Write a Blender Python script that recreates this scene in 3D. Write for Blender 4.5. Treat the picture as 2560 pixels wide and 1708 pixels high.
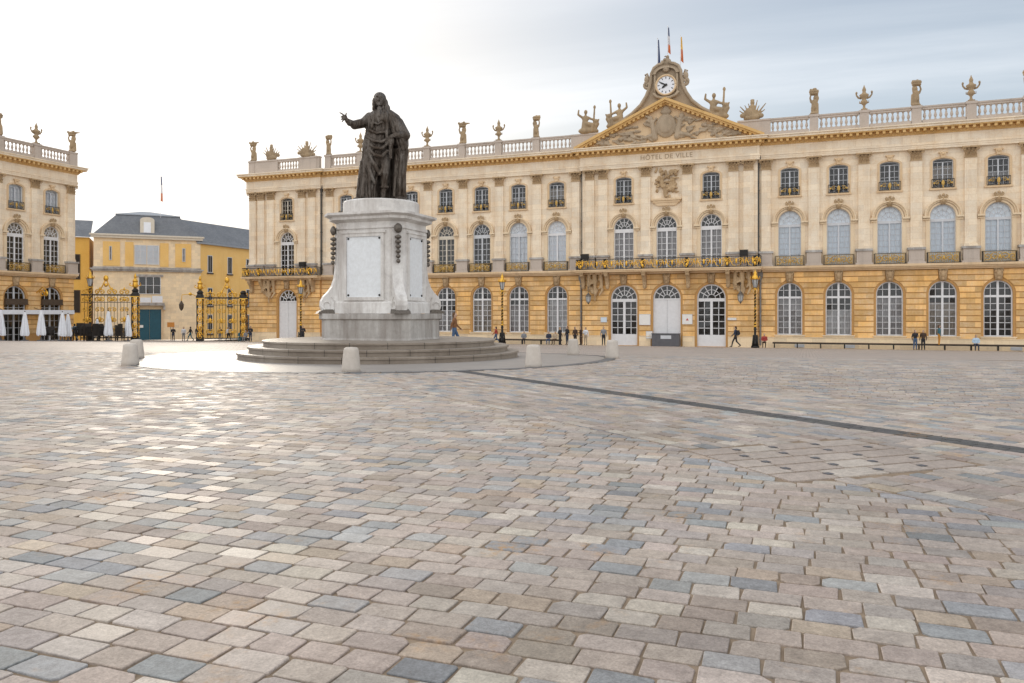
import bpy, math, random
import numpy as np
from mathutils import Vector, Matrix, Euler
random.seed(7)
R = math.radians
PI = math.pi
scene = bpy.context.scene
col = scene.collection
for o in list(bpy.data.objects): bpy.data.objects.remove(o)

# ------------------------------------------------------------------ camera, sky, sun, exposure
CAM = (12.55, 0.0, 1.33)
YAW = 0.35915
cd = bpy.data.cameras.new('camera'); cam = bpy.data.objects.new('camera', cd); col.objects.link(cam)
cam.location = CAM; cam.rotation_euler = (PI/2, 0, YAW)
cd.sensor_width = 36; cd.lens = 27.53; cd.shift_y = -0.0274
cd.clip_start = 0.1; cd.clip_end = 6000
scene.camera = cam

SUN_HEAD = R(43.0)      # left of +y
SUN_EL = R(14.0)
wd = bpy.data.worlds.new('World'); scene.world = wd; wd.use_nodes = True
wn, wl = wd.node_tree.nodes, wd.node_tree.links
wn.clear()
def wnode(t, **k):
    n = wn.new(t)
    for a, b in k.items(): setattr(n, a, b)
    return n
sky = wnode('ShaderNodeTexSky', sky_type='NISHITA', sun_disc=False)
sky.sun_elevation = SUN_EL; sky.sun_rotation = -SUN_HEAD
sky.air_density = 1.0; sky.dust_density = 1.6; sky.ozone_density = 1.0; sky.altitude = 200
tc = wnode('ShaderNodeTexCoord')
sep = wnode('ShaderNodeSeparateXYZ'); wl.new(tc.outputs['Generated'], sep.inputs[0])
def wmath(op, a, b=None, clamp=False):
    n = wnode('ShaderNodeMath', operation=op); n.use_clamp = clamp
    for i, v in enumerate((a, b)):
        if v is None: continue
        if isinstance(v, (int, float)): n.inputs[i].default_value = v
        else: wl.new(v, n.inputs[i])
    return n.outputs[0]
den = wmath('ADD', wmath('MAXIMUM', sep.outputs['Z'], 0.0), 0.16)
comb = wnode('ShaderNodeCombineXYZ')
wl.new(wmath('DIVIDE', sep.outputs['X'], den), comb.inputs[0]); wl.new(wmath('DIVIDE', sep.outputs['Y'], den), comb.inputs[1])
mp = wnode('ShaderNodeMapping'); mp.inputs['Rotation'].default_value = (0, 0, R(-62)); mp.inputs['Scale'].default_value = (0.32, 1.7, 1)
wl.new(comb.outputs[0], mp.inputs[0])
nz = wnode('ShaderNodeTexNoise'); nz.inputs['Scale'].default_value = 1.1; nz.inputs['Detail'].default_value = 7; nz.inputs['Roughness'].default_value = 0.55; nz.inputs['Distortion'].default_value = 0.5
wl.new(mp.outputs[0], nz.inputs['Vector'])
rp = wnode('ShaderNodeValToRGB'); rp.color_ramp.elements[0].position = 0.34; rp.color_ramp.elements[0].color = (0.0,)*3+(1,); rp.color_ramp.elements[1].position = 0.64; rp.color_ramp.elements[1].color = (1.0,)*3+(1,)
wl.new(nz.outputs['Fac'], rp.inputs[0])
# wide clearing up right of the gable; unseen cloud brightened to light the facade
dt = wnode('ShaderNodeVectorMath', operation='DOT_PRODUCT'); wl.new(tc.outputs['Generated'], dt.inputs[0]); dt.inputs[1].default_value = (0.20, 0.882, 0.425)
gp = wnode('ShaderNodeMapRange'); gp.interpolation_type = 'SMOOTHSTEP'; wl.new(dt.outputs['Value'], gp.inputs['Value'])
gp.inputs['From Min'].default_value = 0.12; gp.inputs['From Max'].default_value = 1.0; gp.inputs['To Min'].default_value = 0.0; gp.inputs['To Max'].default_value = 1.0
inv = wmath('SUBTRACT', 1.0, gp.outputs[0])
fac = wmath('ADD', wmath('MULTIPLY', wmath('ADD', wmath('MULTIPLY', rp.outputs[0], 0.40), 0.60), inv), wmath('MULTIPLY', wmath('MULTIPLY', wmath('POWER', rp.outputs[0], 1.5), 0.22), gp.outputs[0]), True)
# hazy sky: the glow round the hidden sun is spread and softened by the thin high cloud
bw = wnode('ShaderNodeRGBToBW'); wl.new(sky.outputs[0], bw.inputs[0])
lim = wnode('ShaderNodeVectorMath', operation='SCALE'); wl.new(sky.outputs[0], lim.inputs[0])
wl.new(wmath('DIVIDE', 1.54, wmath('ADD', 1.0, wmath('DIVIDE', bw.outputs[0], 4.1))), lim.inputs['Scale'])
bw2 = wnode('ShaderNodeRGBToBW'); wl.new(lim.outputs[0], bw2.inputs[0])
hz = wnode('ShaderNodeMixRGB', blend_type='MULTIPLY'); hz.inputs[0].default_value = 1; hz.inputs[2].default_value = (0.94, 1.0, 1.08, 1); wl.new(bw2.outputs[0], hz.inputs[1])
hm = wnode('ShaderNodeMixRGB', blend_type='MIX'); hm.inputs[0].default_value = 0.5; wl.new(lim.outputs[0], hm.inputs[1]); wl.new(hz.outputs[0], hm.inputs[2])
mixc = wnode('ShaderNodeMixRGB', blend_type='MIX'); wl.new(fac, mixc.inputs[0]); wl.new(hm.outputs[0], mixc.inputs[1]); mixc.inputs[2].default_value = (8.0, 7.95, 7.9, 1)
bg = wnode('ShaderNodeBackground'); bg.inputs['Strength'].default_value = 0.10
wl.new(mixc.outputs[0], bg.inputs['Color'])
wo = wnode('ShaderNodeOutputWorld'); wl.new(bg.outputs[0], wo.inputs['Surface'])

ld = bpy.data.lights.new('sun', 'SUN'); ld.energy = 0.5; ld.angle = R(11); ld.color = (1.0, 0.89, 0.74)
sun = bpy.data.objects.new('sun', ld); col.objects.link(sun)
tos = Vector((-math.sin(SUN_HEAD)*math.cos(SUN_EL), math.cos(SUN_HEAD)*math.cos(SUN_EL), math.sin(SUN_EL)))
sun.rotation_euler = tos.to_track_quat('Z', 'Y').to_euler(); sun.location = (-40, 60, 60)

vs = scene.view_settings
vs.view_transform = 'Standard'; vs.look = 'None'; vs.exposure = 1.0; vs.gamma = 1.0; vs.use_curve_mapping = False
scene.render.engine = 'CYCLES'
scene.cycles.max_bounces = 6; scene.cycles.transparent_max_bounces = 8

# ------------------------------------------------------------------ helpers
CS, SN = math.cos(YAW), math.sin(YAW)
def G(x, y):
    """height of the square: level near the monument, falling gently to the town hall"""
    m = 0.0342; t = min(y, 108) - 23.0
    z = 0.0 if t < -3 else (-m*(t+3)**2/12 if t < 3 else -m*t)
    k = min(max((y-30)/25, 0), 1)
    return z - 0.007*max(0, min(-x-22, 60))*k
def at(xs, y):
    """ground point seen in column xs at depth y in front of the town hall line"""
    t = (xs-1280)/1957.8
    u = y*(t*CS-SN)/(CS+t*SN)
    return Vector((u+CAM[0], y, G(u+CAM[0], y)))

class MB:
    def __init__(s): s.v = []; s.f = []; s.m = []; s.cm = 0
    def add(s, vs_, fs):
        b = len(s.v); s.v += [tuple(p) for p in vs_]; s.f += [tuple(i+b for i in q) for q in fs]; s.m += [s.cm]*len(fs)
        return s
    def box(s, x0, x1, y0, y1, z0, z1):
        return s.add([(x0,y0,z0),(x1,y0,z0),(x1,y1,z0),(x0,y1,z0),(x0,y0,z1),(x1,y0,z1),(x1,y1,z1),(x0,y1,z1)],
            [(0,3,2,1),(4,5,6,7),(0,1,5,4),(1,2,6,5),(2,3,7,6),(3,0,4,7)])
    def prism(s, poly, y0, y1):          # polygon in x,z extruded along y
        n = len(poly)
        return s.add([(x,y0,z) for x,z in poly]+[(x,y1,z) for x,z in poly],
            [tuple(range(n)), tuple(range(2*n-1,n-1,-1))]+[(i,i+n,(i+1)%n+n,(i+1)%n) for i in range(n)])
    def prismx(s, poly, x0, x1):         # polygon in y,z extruded along x
        n = len(poly)
        return s.add([(x0,y,z) for y,z in poly]+[(x1,y,z) for y,z in poly],
            [tuple(range(n)), tuple(range(2*n-1,n-1,-1))]+[(i,i+n,(i+1)%n+n,(i+1)%n) for i in range(n)])
    def prismz(s, poly, z0, z1, top=None):
        n = len(poly); tp = top or poly
        return s.add([(x,y,z0) for x,y in poly]+[(x,y,z1) for x,y in tp],
            [tuple(range(n-1,-1,-1)), tuple(range(n,2*n))]+[(i,(i+1)%n,(i+1)%n+n,i+n) for i in range(n)])
    def lathe(s, prof, c=(0,0,0), seg=12, fold=0, nf=5, sy=1.0):
        n = len(prof); vs_ = []; fs = []
        for r, z in prof:
            for k in range(seg):
                a = 2*PI*k/seg; rr = r*(1+fold*math.sin(nf*a))
                vs_.append((c[0]+rr*math.cos(a), c[1]+rr*sy*math.sin(a), c[2]+z))
        for i in range(n-1):
            for k in range(seg):
                k2 = (k+1)%seg; fs.append((i*seg+k, i*seg+k2, (i+1)*seg+k2, (i+1)*seg+k))
        fs.append(tuple(range(seg-1,-1,-1))); fs.append(tuple((n-1)*seg+k for k in range(seg)))
        return s.add(vs_, fs)
    def tube(s, path, r, seg=6, r1=None):
        path = [Vector(p) for p in path]; n = len(path); vs_ = []; fs = []
        r1 = r if r1 is None else r1
        up = Vector((0.13, 0.21, 0.97))
        for i, p in enumerate(path):
            t = (path[min(i+1,n-1)]-path[max(i-1,0)])
            if t.length < 1e-9: t = Vector((0,0,1))
            t.normalize()
            a = t.cross(up)
            if a.length < 0.05: a = t.cross(Vector((1,0,0)))
            a.normalize(); b = t.cross(a); rr = r+(r1-r)*i/max(1,n-1)
            for k in range(seg):
                q = 2*PI*k/seg; vs_.append(p+a*rr*math.cos(q)+b*rr*math.sin(q))
        for i in range(n-1):
            for k in range(seg):
                k2 = (k+1)%seg; fs.append((i*seg+k,i*seg+k2,(i+1)*seg+k2,(i+1)*seg+k))
        fs.append(tuple(range(seg-1,-1,-1))); fs.append(tuple((n-1)*seg+k for k in range(seg)))
        return s.add(vs_, fs)
    def sphere(s, c, rad, rings=6, seg=8):
        if isinstance(rad,(int,float)): rad = (rad,)*3
        pr = []
        vs_ = [(c[0],c[1],c[2]-rad[2])]; fs = []
        for i in range(1,rings):
            a = -PI/2+PI*i/rings
            for k in range(seg):
                q = 2*PI*k/seg; vs_.append((c[0]+rad[0]*math.cos(a)*math.cos(q), c[1]+rad[1]*math.cos(a)*math.sin(q), c[2]+rad[2]*math.sin(a)))
        vs_.append((c[0],c[1],c[2]+rad[2])); L = len(vs_)-1
        for k in range(seg):
            k2 = (k+1)%seg; fs.append((0,1+k2,1+k)); fs.append((L, L-seg+k, L-seg+k2))
        for i in range(rings-2):
            for k in range(seg):
                k2 = (k+1)%seg; b = 1+i*seg; fs.append((b+k,b+k2,b+seg+k2,b+seg+k))
        return s.add(vs_, fs)
    def mesh(s, name, mats, smooth=False):
        me = bpy.data.meshes.new(name); me.from_pydata(s.v, [], s.f)
        for m in (mats if isinstance(mats,(list,tuple)) else [mats]): me.materials.append(m)
        if any(s.m): me.polygons.foreach_set('material_index', s.m)
        if smooth: me.polygons.foreach_set('use_smooth', [True]*len(s.f))
        me.update()
        return me
    def build(s, name, mats, parent=None, loc=(0,0,0), rz=0, smooth=False):
        return put(name, s.mesh(name, mats, smooth), parent, loc, rz)
def put(name, me, parent=None, loc=(0,0,0), rz=0):
    o = bpy.data.objects.new(name, me); col.objects.link(o)
    o.location = loc; o.rotation_euler = (0,0,rz); o.parent = parent
    return o
def tag(o, label=None, cat=None, group=None, kind=None):
    if label: o['label'] = label
    if cat: o['category'] = cat
    if group: o['group'] = group
    if kind: o['kind'] = kind
    return o
def empty(name, loc, rz=0):
    o = bpy.data.objects.new(name, None); col.objects.link(o); o.location = loc; o.rotation_euler = (0,0,rz); o.empty_display_size = 0.3
    return o
CACHE = {}
def shared(key, fn):
    if key not in CACHE: CACHE[key] = fn()
    return CACHE[key]

# prims for sculpted bodies: ('e',centre,radii) or ('c',p0,p1,r0,r1); joined by voxel remesh into one continuous surface
def blob(prims, voxel, mats, owner=None, smooth=3, disp=0.0, name='body'):
    mb = MB()
    for p in prims:
        if p[0] == 'e': mb.sphere(p[1], p[2], 10, 14)
        elif p[0] == 'c':
            a, b = Vector(p[1]), Vector(p[2]); n = 4
            mb.tube([a+(b-a)*i/n for i in range(n+1)], p[3], 10, p[4]); mb.sphere(a, p[3], 8, 10); mb.sphere(b, p[4], 8, 10)
        elif p[0] == 'm': mb.add(p[1], p[2])
    me = mb.mesh('tmp', [])
    o = bpy.data.objects.new('tmp', me); col.objects.link(o)
    md = o.modifiers.new('r', 'REMESH'); md.mode = 'VOXEL'; md.voxel_size = voxel; md.use_smooth_shade = True
    if smooth:
        sm = o.modifiers.new('s', 'SMOOTH'); sm.factor = 0.5; sm.iterations = smooth
    dg = bpy.context.evaluated_depsgraph_get(); dg.update()
    out = bpy.data.meshes.new_from_object(o.evaluated_get(dg)); out.name = name
    bpy.data.objects.remove(o); bpy.data.meshes.remove(me)
    out.materials.clear()
    for m in mats: out.materials.append(m)
    n = len(out.polygons)
    out.polygons.foreach_set('use_smooth', [True]*n)
    if owner is not None and len(mats) > 1:
        ce = np.empty(n*3); out.polygons.foreach_get('center', ce); ce = ce.reshape(-1,3)
        best = np.full(n, 1e9); idx = np.zeros(n, int)
        for p, w in zip(prims, owner):
            if p[0] == 'e':
                q = (ce-np.array(p[1]))/np.array(p[2] if not isinstance(p[2],(int,float)) else (p[2],)*3)
                dd = (np.linalg.norm(q,axis=1)-1)*min(p[2] if not isinstance(p[2],(int,float)) else (p[2],))
            elif p[0] == 'c':
                a, b = np.array(p[1]), np.array(p[2]); ab = b-a
                t = np.clip(((ce-a)@ab)/max(1e-9,ab@ab),0,1); dd = np.linalg.norm(ce-(a+t[:,None]*ab),axis=1)-(p[3]+(p[4]-p[3])*t)
            else: continue
            k = dd < best; best[k] = dd[k]; idx[k] = w
        out.polygons.foreach_set('material_index', idx)
    out.update()
    return out

# ------------------------------------------------------------------ materials
class NT:
    def __init__(s, name):
        s.m = bpy.data.materials.new(name); s.m.use_nodes = True; s.n = s.m.node_tree.nodes; s.l = s.m.node_tree.links
        s.b = s.n['Principled BSDF']; s.out = s.n['Material Output']
        s.pos = s.new('ShaderNodeNewGeometry').outputs['Position']
    def new(s, t, **k):
        n = s.n.new(t)
        for a, b in k.items(): setattr(n, a, b)
        return n
    def set(s, sock, v):
        if hasattr(v, 'is_linked') or hasattr(v, 'links'): s.l.new(v, sock)
        else: sock.default_value = v
    def noise(s, scale, detail=4, rough=0.55, vec=None, st=(1,1,1), out='Fac', dist=0.0):
        mp_ = s.new('ShaderNodeMapping'); mp_.inputs['Scale'].default_value = st; s.l.new(vec or s.pos, mp_.inputs[0])
        n = s.new('ShaderNodeTexNoise'); n.inputs['Scale'].default_value = scale; n.inputs['Detail'].default_value = detail; n.inputs['Roughness'].default_value = rough; n.inputs['Distortion'].default_value = dist
        s.l.new(mp_.outputs[0], n.inputs['Vector']); return n.outputs[out]
    def ramp(s, f, a, b, ca=(0,0,0,1), cb=(1,1,1,1)):
        n = s.new('ShaderNodeValToRGB'); e = n.color_ramp.elements
        e[0].position = a; e[1].position = b; e[0].color = ca; e[1].color = cb; s.l.new(f, n.inputs[0]); return n.outputs[0]
    def mix(s, f, a, b, mode='MIX'):
        n = s.new('ShaderNodeMixRGB', blend_type=mode)
        s.set(n.inputs[0], f); s.set(n.inputs[1], a if not isinstance(a,tuple) else (a+(1,))[:4]); s.set(n.inputs[2], b if not isinstance(b,tuple) else (b+(1,))[:4]); return n.outputs[0]
    def math(s, op, a, b=0.0):
        n = s.new('ShaderNodeMath', operation=op); s.set(n.inputs[0], a); s.set(n.inputs[1], b); return n.outputs[0]
    def bump(s, h, strength, dist=0.02):
        n = s.new('ShaderNodeBump'); n.inputs['Strength'].default_value = strength; n.inputs['Distance'].default_value = dist; s.l.new(h, n.inputs['Height']); s.l.new(n.outputs[0], s.b.inputs['Normal'])
    def done(s, colr, rough, metal=0.0, spec=0.5):
        s.set(s.b.inputs['Base Color'], colr if not isinstance(colr,tuple) else (colr+(1,))[:4]); s.set(s.b.inputs['Roughness'], rough); s.b.inputs['Metallic'].default_value = metal
        s.b.inputs['Specular IOR Level'].default_value = spec
        return s.m
def stone(name, c1, c2, dirt=(0.16,0.13,0.10), dirt_amt=0.5, ashlar=None, rough=0.85, bump=0.35, var=0.10, zoff=0.0, streak=(0.52,0.82), blot=None):
    t = NT(name)
    base = t.mix(t.ramp(t.noise(0.45, 5, 0.6), 0.3, 0.7), c1, c2)
    h = t.noise(9, 6, 0.65)
    if ashlar:
        w, hh, c = ashlar
        sx = t.new('ShaderNodeSeparateXYZ'); t.l.new(t.pos, sx.inputs[0])
        cb = t.new('ShaderNodeCombineXYZ'); t.l.new(t.math('ADD', sx.outputs[0], sx.outputs[1]), cb.inputs[0]); t.l.new(t.math('SUBTRACT', sx.outputs[2], zoff), cb.inputs[1])
        br = t.new('ShaderNodeTexBrick'); br.inputs['Scale'].default_value = 1; br.inputs['Brick Width'].default_value = w; br.inputs['Row Height'].default_value = hh; br.inputs['Mortar Size'].default_value = 0.011; br.inputs['Mortar Smooth'].default_value = 0.4
        br.inputs['Color1'].default_value = (1+var,1+var*.8,1+var*.5,1); br.inputs['Color2'].default_value = (1-var,1-var,1-var*.9,1); br.inputs['Mortar'].default_value = (c,c*0.93,c*0.84,1); t.l.new(cb.outputs[0], br.inputs['Vector'])
        base = t.mix(1.0, base, br.outputs['Color'], 'MULTIPLY')
    base = t.mix(0.6, base, t.ramp(h, 0.25, 0.8, (0.80,0.78,0.74,1), (1.12,1.12,1.1,1)), 'MULTIPLY')
    st = t.ramp(t.noise(1.4, 6, 0.7, st=(1,1,0.12)), *streak)
    base = t.mix(t.math('MULTIPLY', st, dirt_amt), base, dirt)
    if blot: base = t.mix(t.math('MULTIPLY', t.math('MULTIPLY', t.ramp(t.noise(2.6, 7, 0.75, dist=1.2), 0.46, 0.68), t.ramp(t.noise(0.9, 3), 0.35, 0.65)), 0.6), base, blot)
    t.bump(h, bump, 0.015)
    return t.done(base, rough, 0, 0.3)
def plain(name, c, rough=0.5, metal=0.0, var=0.12, scale=6, spec=0.5, bump=0.0):
    t = NT(name); h = t.noise(scale, 5, 0.6)
    b = t.mix(1.0, c, t.ramp(h, 0.3, 0.75, (1-var,1-var,1-var,1), (1+var,1+var,1+var,1)), 'MULTIPLY')
    if bump: t.bump(h, bump, 0.01)
    return t.done(b, rough, metal, spec)
M = {}
M['upper'] = stone('limestone_cream', (0.90,0.80,0.655), (0.83,0.70,0.535), (0.56,0.40,0.25), 0.5, (1.25,0.52,0.82), var=0.075, streak=(0.48,0.80), blot=(0.72,0.50,0.28))
M['lower'] = stone('limestone_golden_lit', (0.78,0.47,0.165), (0.86,0.60,0.31), (0.36,0.19,0.06), 0.5, (1.3,0.5,0.85), var=0.24, zoff=-0.865, streak=(0.46,0.78), blot=(0.80,0.62,0.44))  # same stone as the upper floors, with a warm golden light put into its colour
M['arch'] = stone('limestone_moulding', (0.84,0.70,0.51), (0.76,0.59,0.40), (0.46,0.32,0.19), 0.45)
M['weathered'] = stone('limestone_weathered', (0.50,0.40,0.29), (0.36,0.285,0.205), (0.15,0.115,0.08), 0.6, bump=0.8)
M['joint'] = stone('limestone_joint', (0.50,0.28,0.10), (0.58,0.33,0.13), dirt_amt=0.3)
M['trim'] = stone('limestone_trim', (0.78,0.60,0.40), (0.66,0.47,0.28), (0.26,0.17,0.10), 0.5)
M['cornice'] = stone('limestone_cornice', (0.78,0.53,0.25), (0.66,0.41,0.15), (0.26,0.15,0.06), 0.55)
M['carved'] = stone('limestone_carved', (0.58,0.42,0.255), (0.42,0.295,0.17), (0.14,0.09,0.05), 0.6, bump=0.8)
M['balus'] = stone('limestone_grey', (0.58,0.50,0.44), (0.50,0.43,0.37), (0.22,0.18,0.15), 0.55)
M['sculpt'] = stone('limestone_sculpture', (0.46,0.335,0.20), (0.31,0.235,0.155), (0.11,0.09,0.07), 0.65, bump=0.9)
M['marble'] = stone('marble_weathered', (0.88,0.875,0.87), (0.64,0.615,0.59), (0.33,0.285,0.25), 0.95, rough=0.55, bump=0.3, streak=(0.44,0.74), blot=(0.36,0.34,0.33))
M['plaque'] = stone('marble_plaque', (0.80,0.83,0.87), (0.74,0.77,0.80), (0.50,0.50,0.50), 0.3, rough=0.35, bump=0.1)
M['granite'] = stone('granite_plinth', (0.58,0.565,0.545), (0.42,0.40,0.385), (0.18,0.145,0.12), 0.9, rough=0.7, bump=0.6, streak=(0.42,0.72), blot=(0.24,0.22,0.20))
M['step'] = stone('step_stone', (0.33,0.285,0.24), (0.22,0.18,0.145), (0.09,0.065,0.045), 0.6, rough=0.42, bump=0.5)
M['bollard'] = stone('bollard_stone', (0.62,0.57,0.52), (0.52,0.47,0.42), (0.30,0.22,0.14), 0.45, rough=0.75, bump=0.5)
M['plaster'] = stone('yellow_plaster', (0.90,0.60,0.235), (0.85,0.53,0.175), (0.55,0.33,0.10), 0.3)
M['gold_plaster'] = stone('deep_gold_plaster', (0.82,0.50,0.13), (0.76,0.44,0.10), (0.42,0.22,0.04), 0.3)
M['palestone'] = stone('pale_stone', (0.90,0.745,0.53), (0.85,0.68,0.46), (0.50,0.37,0.24), 0.3, (1.1,0.45,0.93))
M['slate'] = stone('slate', (0.15,0.165,0.19), (0.20,0.215,0.24), (0.06,0.06,0.07), 0.4, (0.35,0.22,0.7), rough=0.5)
M['lead'] = plain('lead', (0.30,0.33,0.37), 0.5, 0.2)
M['bronze'] = None
M['gold'] = plain('gilding', (0.80,0.46,0.07), 0.36, 0.75, 0.25, 20)
M['dullgold'] = plain('dull_gilding', (0.56,0.36,0.10), 0.5, 0.5, 0.35, 14)
M['iron'] = plain('black_iron', (0.022,0.02,0.018), 0.5, 0.3, 0.3, 12)
M['bronzegrey'] = plain('dark_bronze_ornament', (0.15,0.13,0.11), 0.5, 0.5, 0.3, 20)
M['white'] = plain('white_paint', (0.74,0.74,0.75), 0.45, 0, 0.06, 3)
M['cream'] = plain('cream_paint', (0.66,0.60,0.50), 0.5, 0, 0.08, 3)
M['greypaint'] = plain('grey_white_paint', (0.58,0.60,0.63), 0.5, 0, 0.06, 3)
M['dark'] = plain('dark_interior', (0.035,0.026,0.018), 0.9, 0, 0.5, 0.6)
M['curtain'] = plain('net_curtain', (0.36,0.34,0.34), 0.9, 0, 0.22, 1.4)
M['netlight'] = plain('pale_net_curtain', (0.52,0.51,0.51), 0.9, 0, 0.2, 1.4)
M['netwarm'] = plain('warm_net_curtain', (0.33,0.28,0.23), 0.9, 0, 0.25, 1.4)
M['blind'] = plain('pale_blind', (0.84,0.90,0.97), 0.8, 0, 0.07, 2.2)
M['whiteblind'] = plain('white_blind', (0.84,0.87,0.92), 0.8, 0, 0.06, 2.2)
M['fabric'] = plain('white_canvas', (0.78,0.80,0.84), 0.8, 0, 0.06, 4)
M['teal'] = plain('teal_gate_paint', (0.012,0.085,0.125), 0.5, 0, 0.15, 3)
M['wicker'] = plain('dark_wicker', (0.03,0.024,0.02), 0.7, 0, 0.4, 25)
M['wood'] = plain('dark_bench_wood', (0.075,0.05,0.032), 0.65, 0, 0.3, 8)
M['pipe'] = plain('drainpipe_zinc', (0.20,0.19,0.18), 0.55, 0.3, 0.2, 3)
M['leadpipe'] = plain('dark_drainpipe', (0.08,0.075,0.07), 0.55, 0.3, 0.2, 3)
M['grey'] = plain('grey_metal_box', (0.11,0.11,0.12), 0.6, 0.1, 0.15, 3)
M['paper'] = plain('white_notice', (0.80,0.78,0.74), 0.6, 0, 0.04, 3)
M['bluepaper'] = plain('pale_blue_notice', (0.62,0.70,0.78), 0.6, 0, 0.04, 3)
M['red'] = plain('red_print', (0.55,0.06,0.04), 0.6)
M['blueflag'] = plain('blue_flag_cloth', (0.05,0.07,0.16), 0.85, 0, 0.2, 4)
M['whiteflag'] = plain('white_flag_cloth', (0.62,0.60,0.62), 0.85, 0, 0.1, 4)
M['redflag'] = plain('red_flag_cloth', (0.60,0.16,0.05), 0.85, 0, 0.2, 4)
M['yellowflag'] = plain('yellow_flag_cloth', (0.80,0.45,0.04), 0.85, 0, 0.2, 4)
M['clockface'] = plain('enamel_dial', (0.78,0.80,0.85), 0.3, 0, 0.03, 3)
M['letter'] = plain('letter_paint', (0.40,0.29,0.18), 0.7, 0, 0.2, 6)
M['orange'] = plain('orange_board', (0.65,0.27,0.05), 0.6)
M['lampglass'] = plain('lantern_glass', (0.45,0.45,0.44), 0.15, 0, 0.1, 4)
t = NT('statue_bronze')
f1 = t.noise(3.2, 6, 0.65); f2 = t.noise(24, 5, 0.6)
cb_ = t.mix(t.ramp(f1, 0.36, 0.66), (0.055,0.038,0.026), (0.125,0.105,0.088))
cb_ = t.mix(t.math('MULTIPLY', t.ramp(t.noise(5, 5, 0.7, st=(1,1,0.16)), 0.5, 0.72), 0.5), cb_, (0.26,0.245,0.225))
t.bump(t.math('ADD', t.math('MULTIPLY', f2, 0.25), t.noise(4.5, 3, 0.5, st=(2.2,2.2,0.45), dist=1.0)), 0.9, 0.09)
M['bronze'] = t.done(cb_, 0.40, 0.6)
# window glass: see-through with a sky reflection
t = NT('window_glass')
lw = t.new('ShaderNodeFresnel'); lw.inputs['IOR'].default_value = 1.52
gl = t.new('ShaderNodeBsdfGlossy'); gl.inputs['Roughness'].default_value = 0.03; gl.inputs['Color'].default_value = (0.95,0.97,1,1)
tr = t.new('ShaderNodeBsdfTransparent'); tr.inputs['Color'].default_value = (0.95,0.96,0.96,1)
mx = t.new('ShaderNodeMixShader'); t.l.new(t.math('ADD', lw.outputs[0], 0.01), mx.inputs[0]); t.l.new(tr.outputs[0], mx.inputs[1]); t.l.new(gl.outputs[0], mx.inputs[2]); t.l.new(mx.outputs[0], t.out.inputs['Surface'])
M['glass'] = t.m
# pavers: colour per stone, granular, worn glossy
t = NT('paving_stone')
at_ = t.new('ShaderNodeVertexColor', layer_name='tone')
g1 = t.noise(85, 4, 0.75); g2 = t.noise(11, 6, 0.7)
cp = t.mix(1.0, at_.outputs['Color'], t.ramp(g1, 0.32, 0.70, (0.74,0.74,0.74,1), (1.20,1.20,1.19,1)), 'MULTIPLY')
cp = t.mix(1.0, cp, t.ramp(g2, 0.28, 0.72, (0.74,0.73,0.72,1), (1.17,1.17,1.16,1)), 'MULTIPLY')
rust = t.math('MULTIPLY', t.ramp(t.noise(1.5, 5, 0.7), 0.585, 0.70), t.ramp(t.noise(22, 4, 0.6), 0.4, 0.65))
cp = t.mix(t.math('MULTIPLY', rust, 0.75), cp, (0.46,0.25,0.08))
cp = t.mix(1.0, cp, t.ramp(t.noise(0.22, 6, 0.7, dist=0.8), 0.36, 0.66, (0.86,0.855,0.85,1), (1.06,1.06,1.05,1)), 'MULTIPLY')
cp = t.mix(1.0, cp, t.ramp(t.noise(0.8, 5, 0.65), 0.3, 0.7, (0.84,0.83,0.82,1), (1.09,1.09,1.09,1)), 'MULTIPLY')
cp = t.mix(1.0, cp, t.ramp(t.noise(30, 5, 0.7, dist=0.6), 0.3, 0.7, (0.80,0.79,0.78,1), (1.13,1.13,1.12,1)), 'MULTIPLY')
pit = t.ramp(t.noise(38, 2, 0.5), 0.70, 0.76)
cp = t.mix(t.math('MULTIPLY', pit, 0.45), cp, (0.12,0.10,0.09))
hh = t.math('ADD', t.math('MULTIPLY', g1, 0.35), t.math('MULTIPLY', g2, 0.65))
t.bump(hh, 0.6, 0.008)
M['paver'] = t.done(cp, t.math('ADD', t.math('MULTIPLY', at_.outputs['Alpha'], 0.28), t.math('ADD', 0.44, t.math('MULTIPLY', g2, 0.14))), 0, 0.42)
t = NT('joint_sand')
M['joint_sand'] = t.done(t.mix(t.ramp(t.noise(3, 6, 0.7), 0.35, 0.7), (0.22,0.165,0.115), (0.37,0.285,0.205)), 0.9, 0, 0.2)
# far paving: too far off to tell stones apart
t = NT('square_paving')
sx = t.new('ShaderNodeSeparateXYZ'); t.l.new(t.pos, sx.inputs[0])
br = t.new('ShaderNodeTexBrick'); br.inputs['Scale'].default_value = 1; br.inputs['Brick Width'].default_value = 0.27; br.inputs['Row Height'].default_value = 0.165; br.inputs['Mortar Size'].default_value = 0.012; br.inputs['Mortar Smooth'].default_value = 0.3
br.inputs['Color1'].default_value = (0.50,0.425,0.375,1); br.inputs['Color2'].default_value = (0.41,0.365,0.335,1); br.inputs['Mortar'].default_value = (0.20,0.155,0.115,1); t.l.new(t.pos, br.inputs['Vector'])
cf = t.mix(1.0, br.outputs['Color'], t.ramp(t.noise(0.25, 6, 0.6), 0.3, 0.7, (0.9,0.9,0.9,1), (1.06,1.05,1.03,1)), 'MULTIPLY')
t.bump(t.noise(0.9, 4, 0.6), 0.08, 0.02)
M['square'] = t.done(cf, t.math('ADD', 0.50, t.math('MULTIPLY', t.noise(1.3, 4), 0.2)), 0, 0.12)
t = NT('ring_paving')
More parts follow.
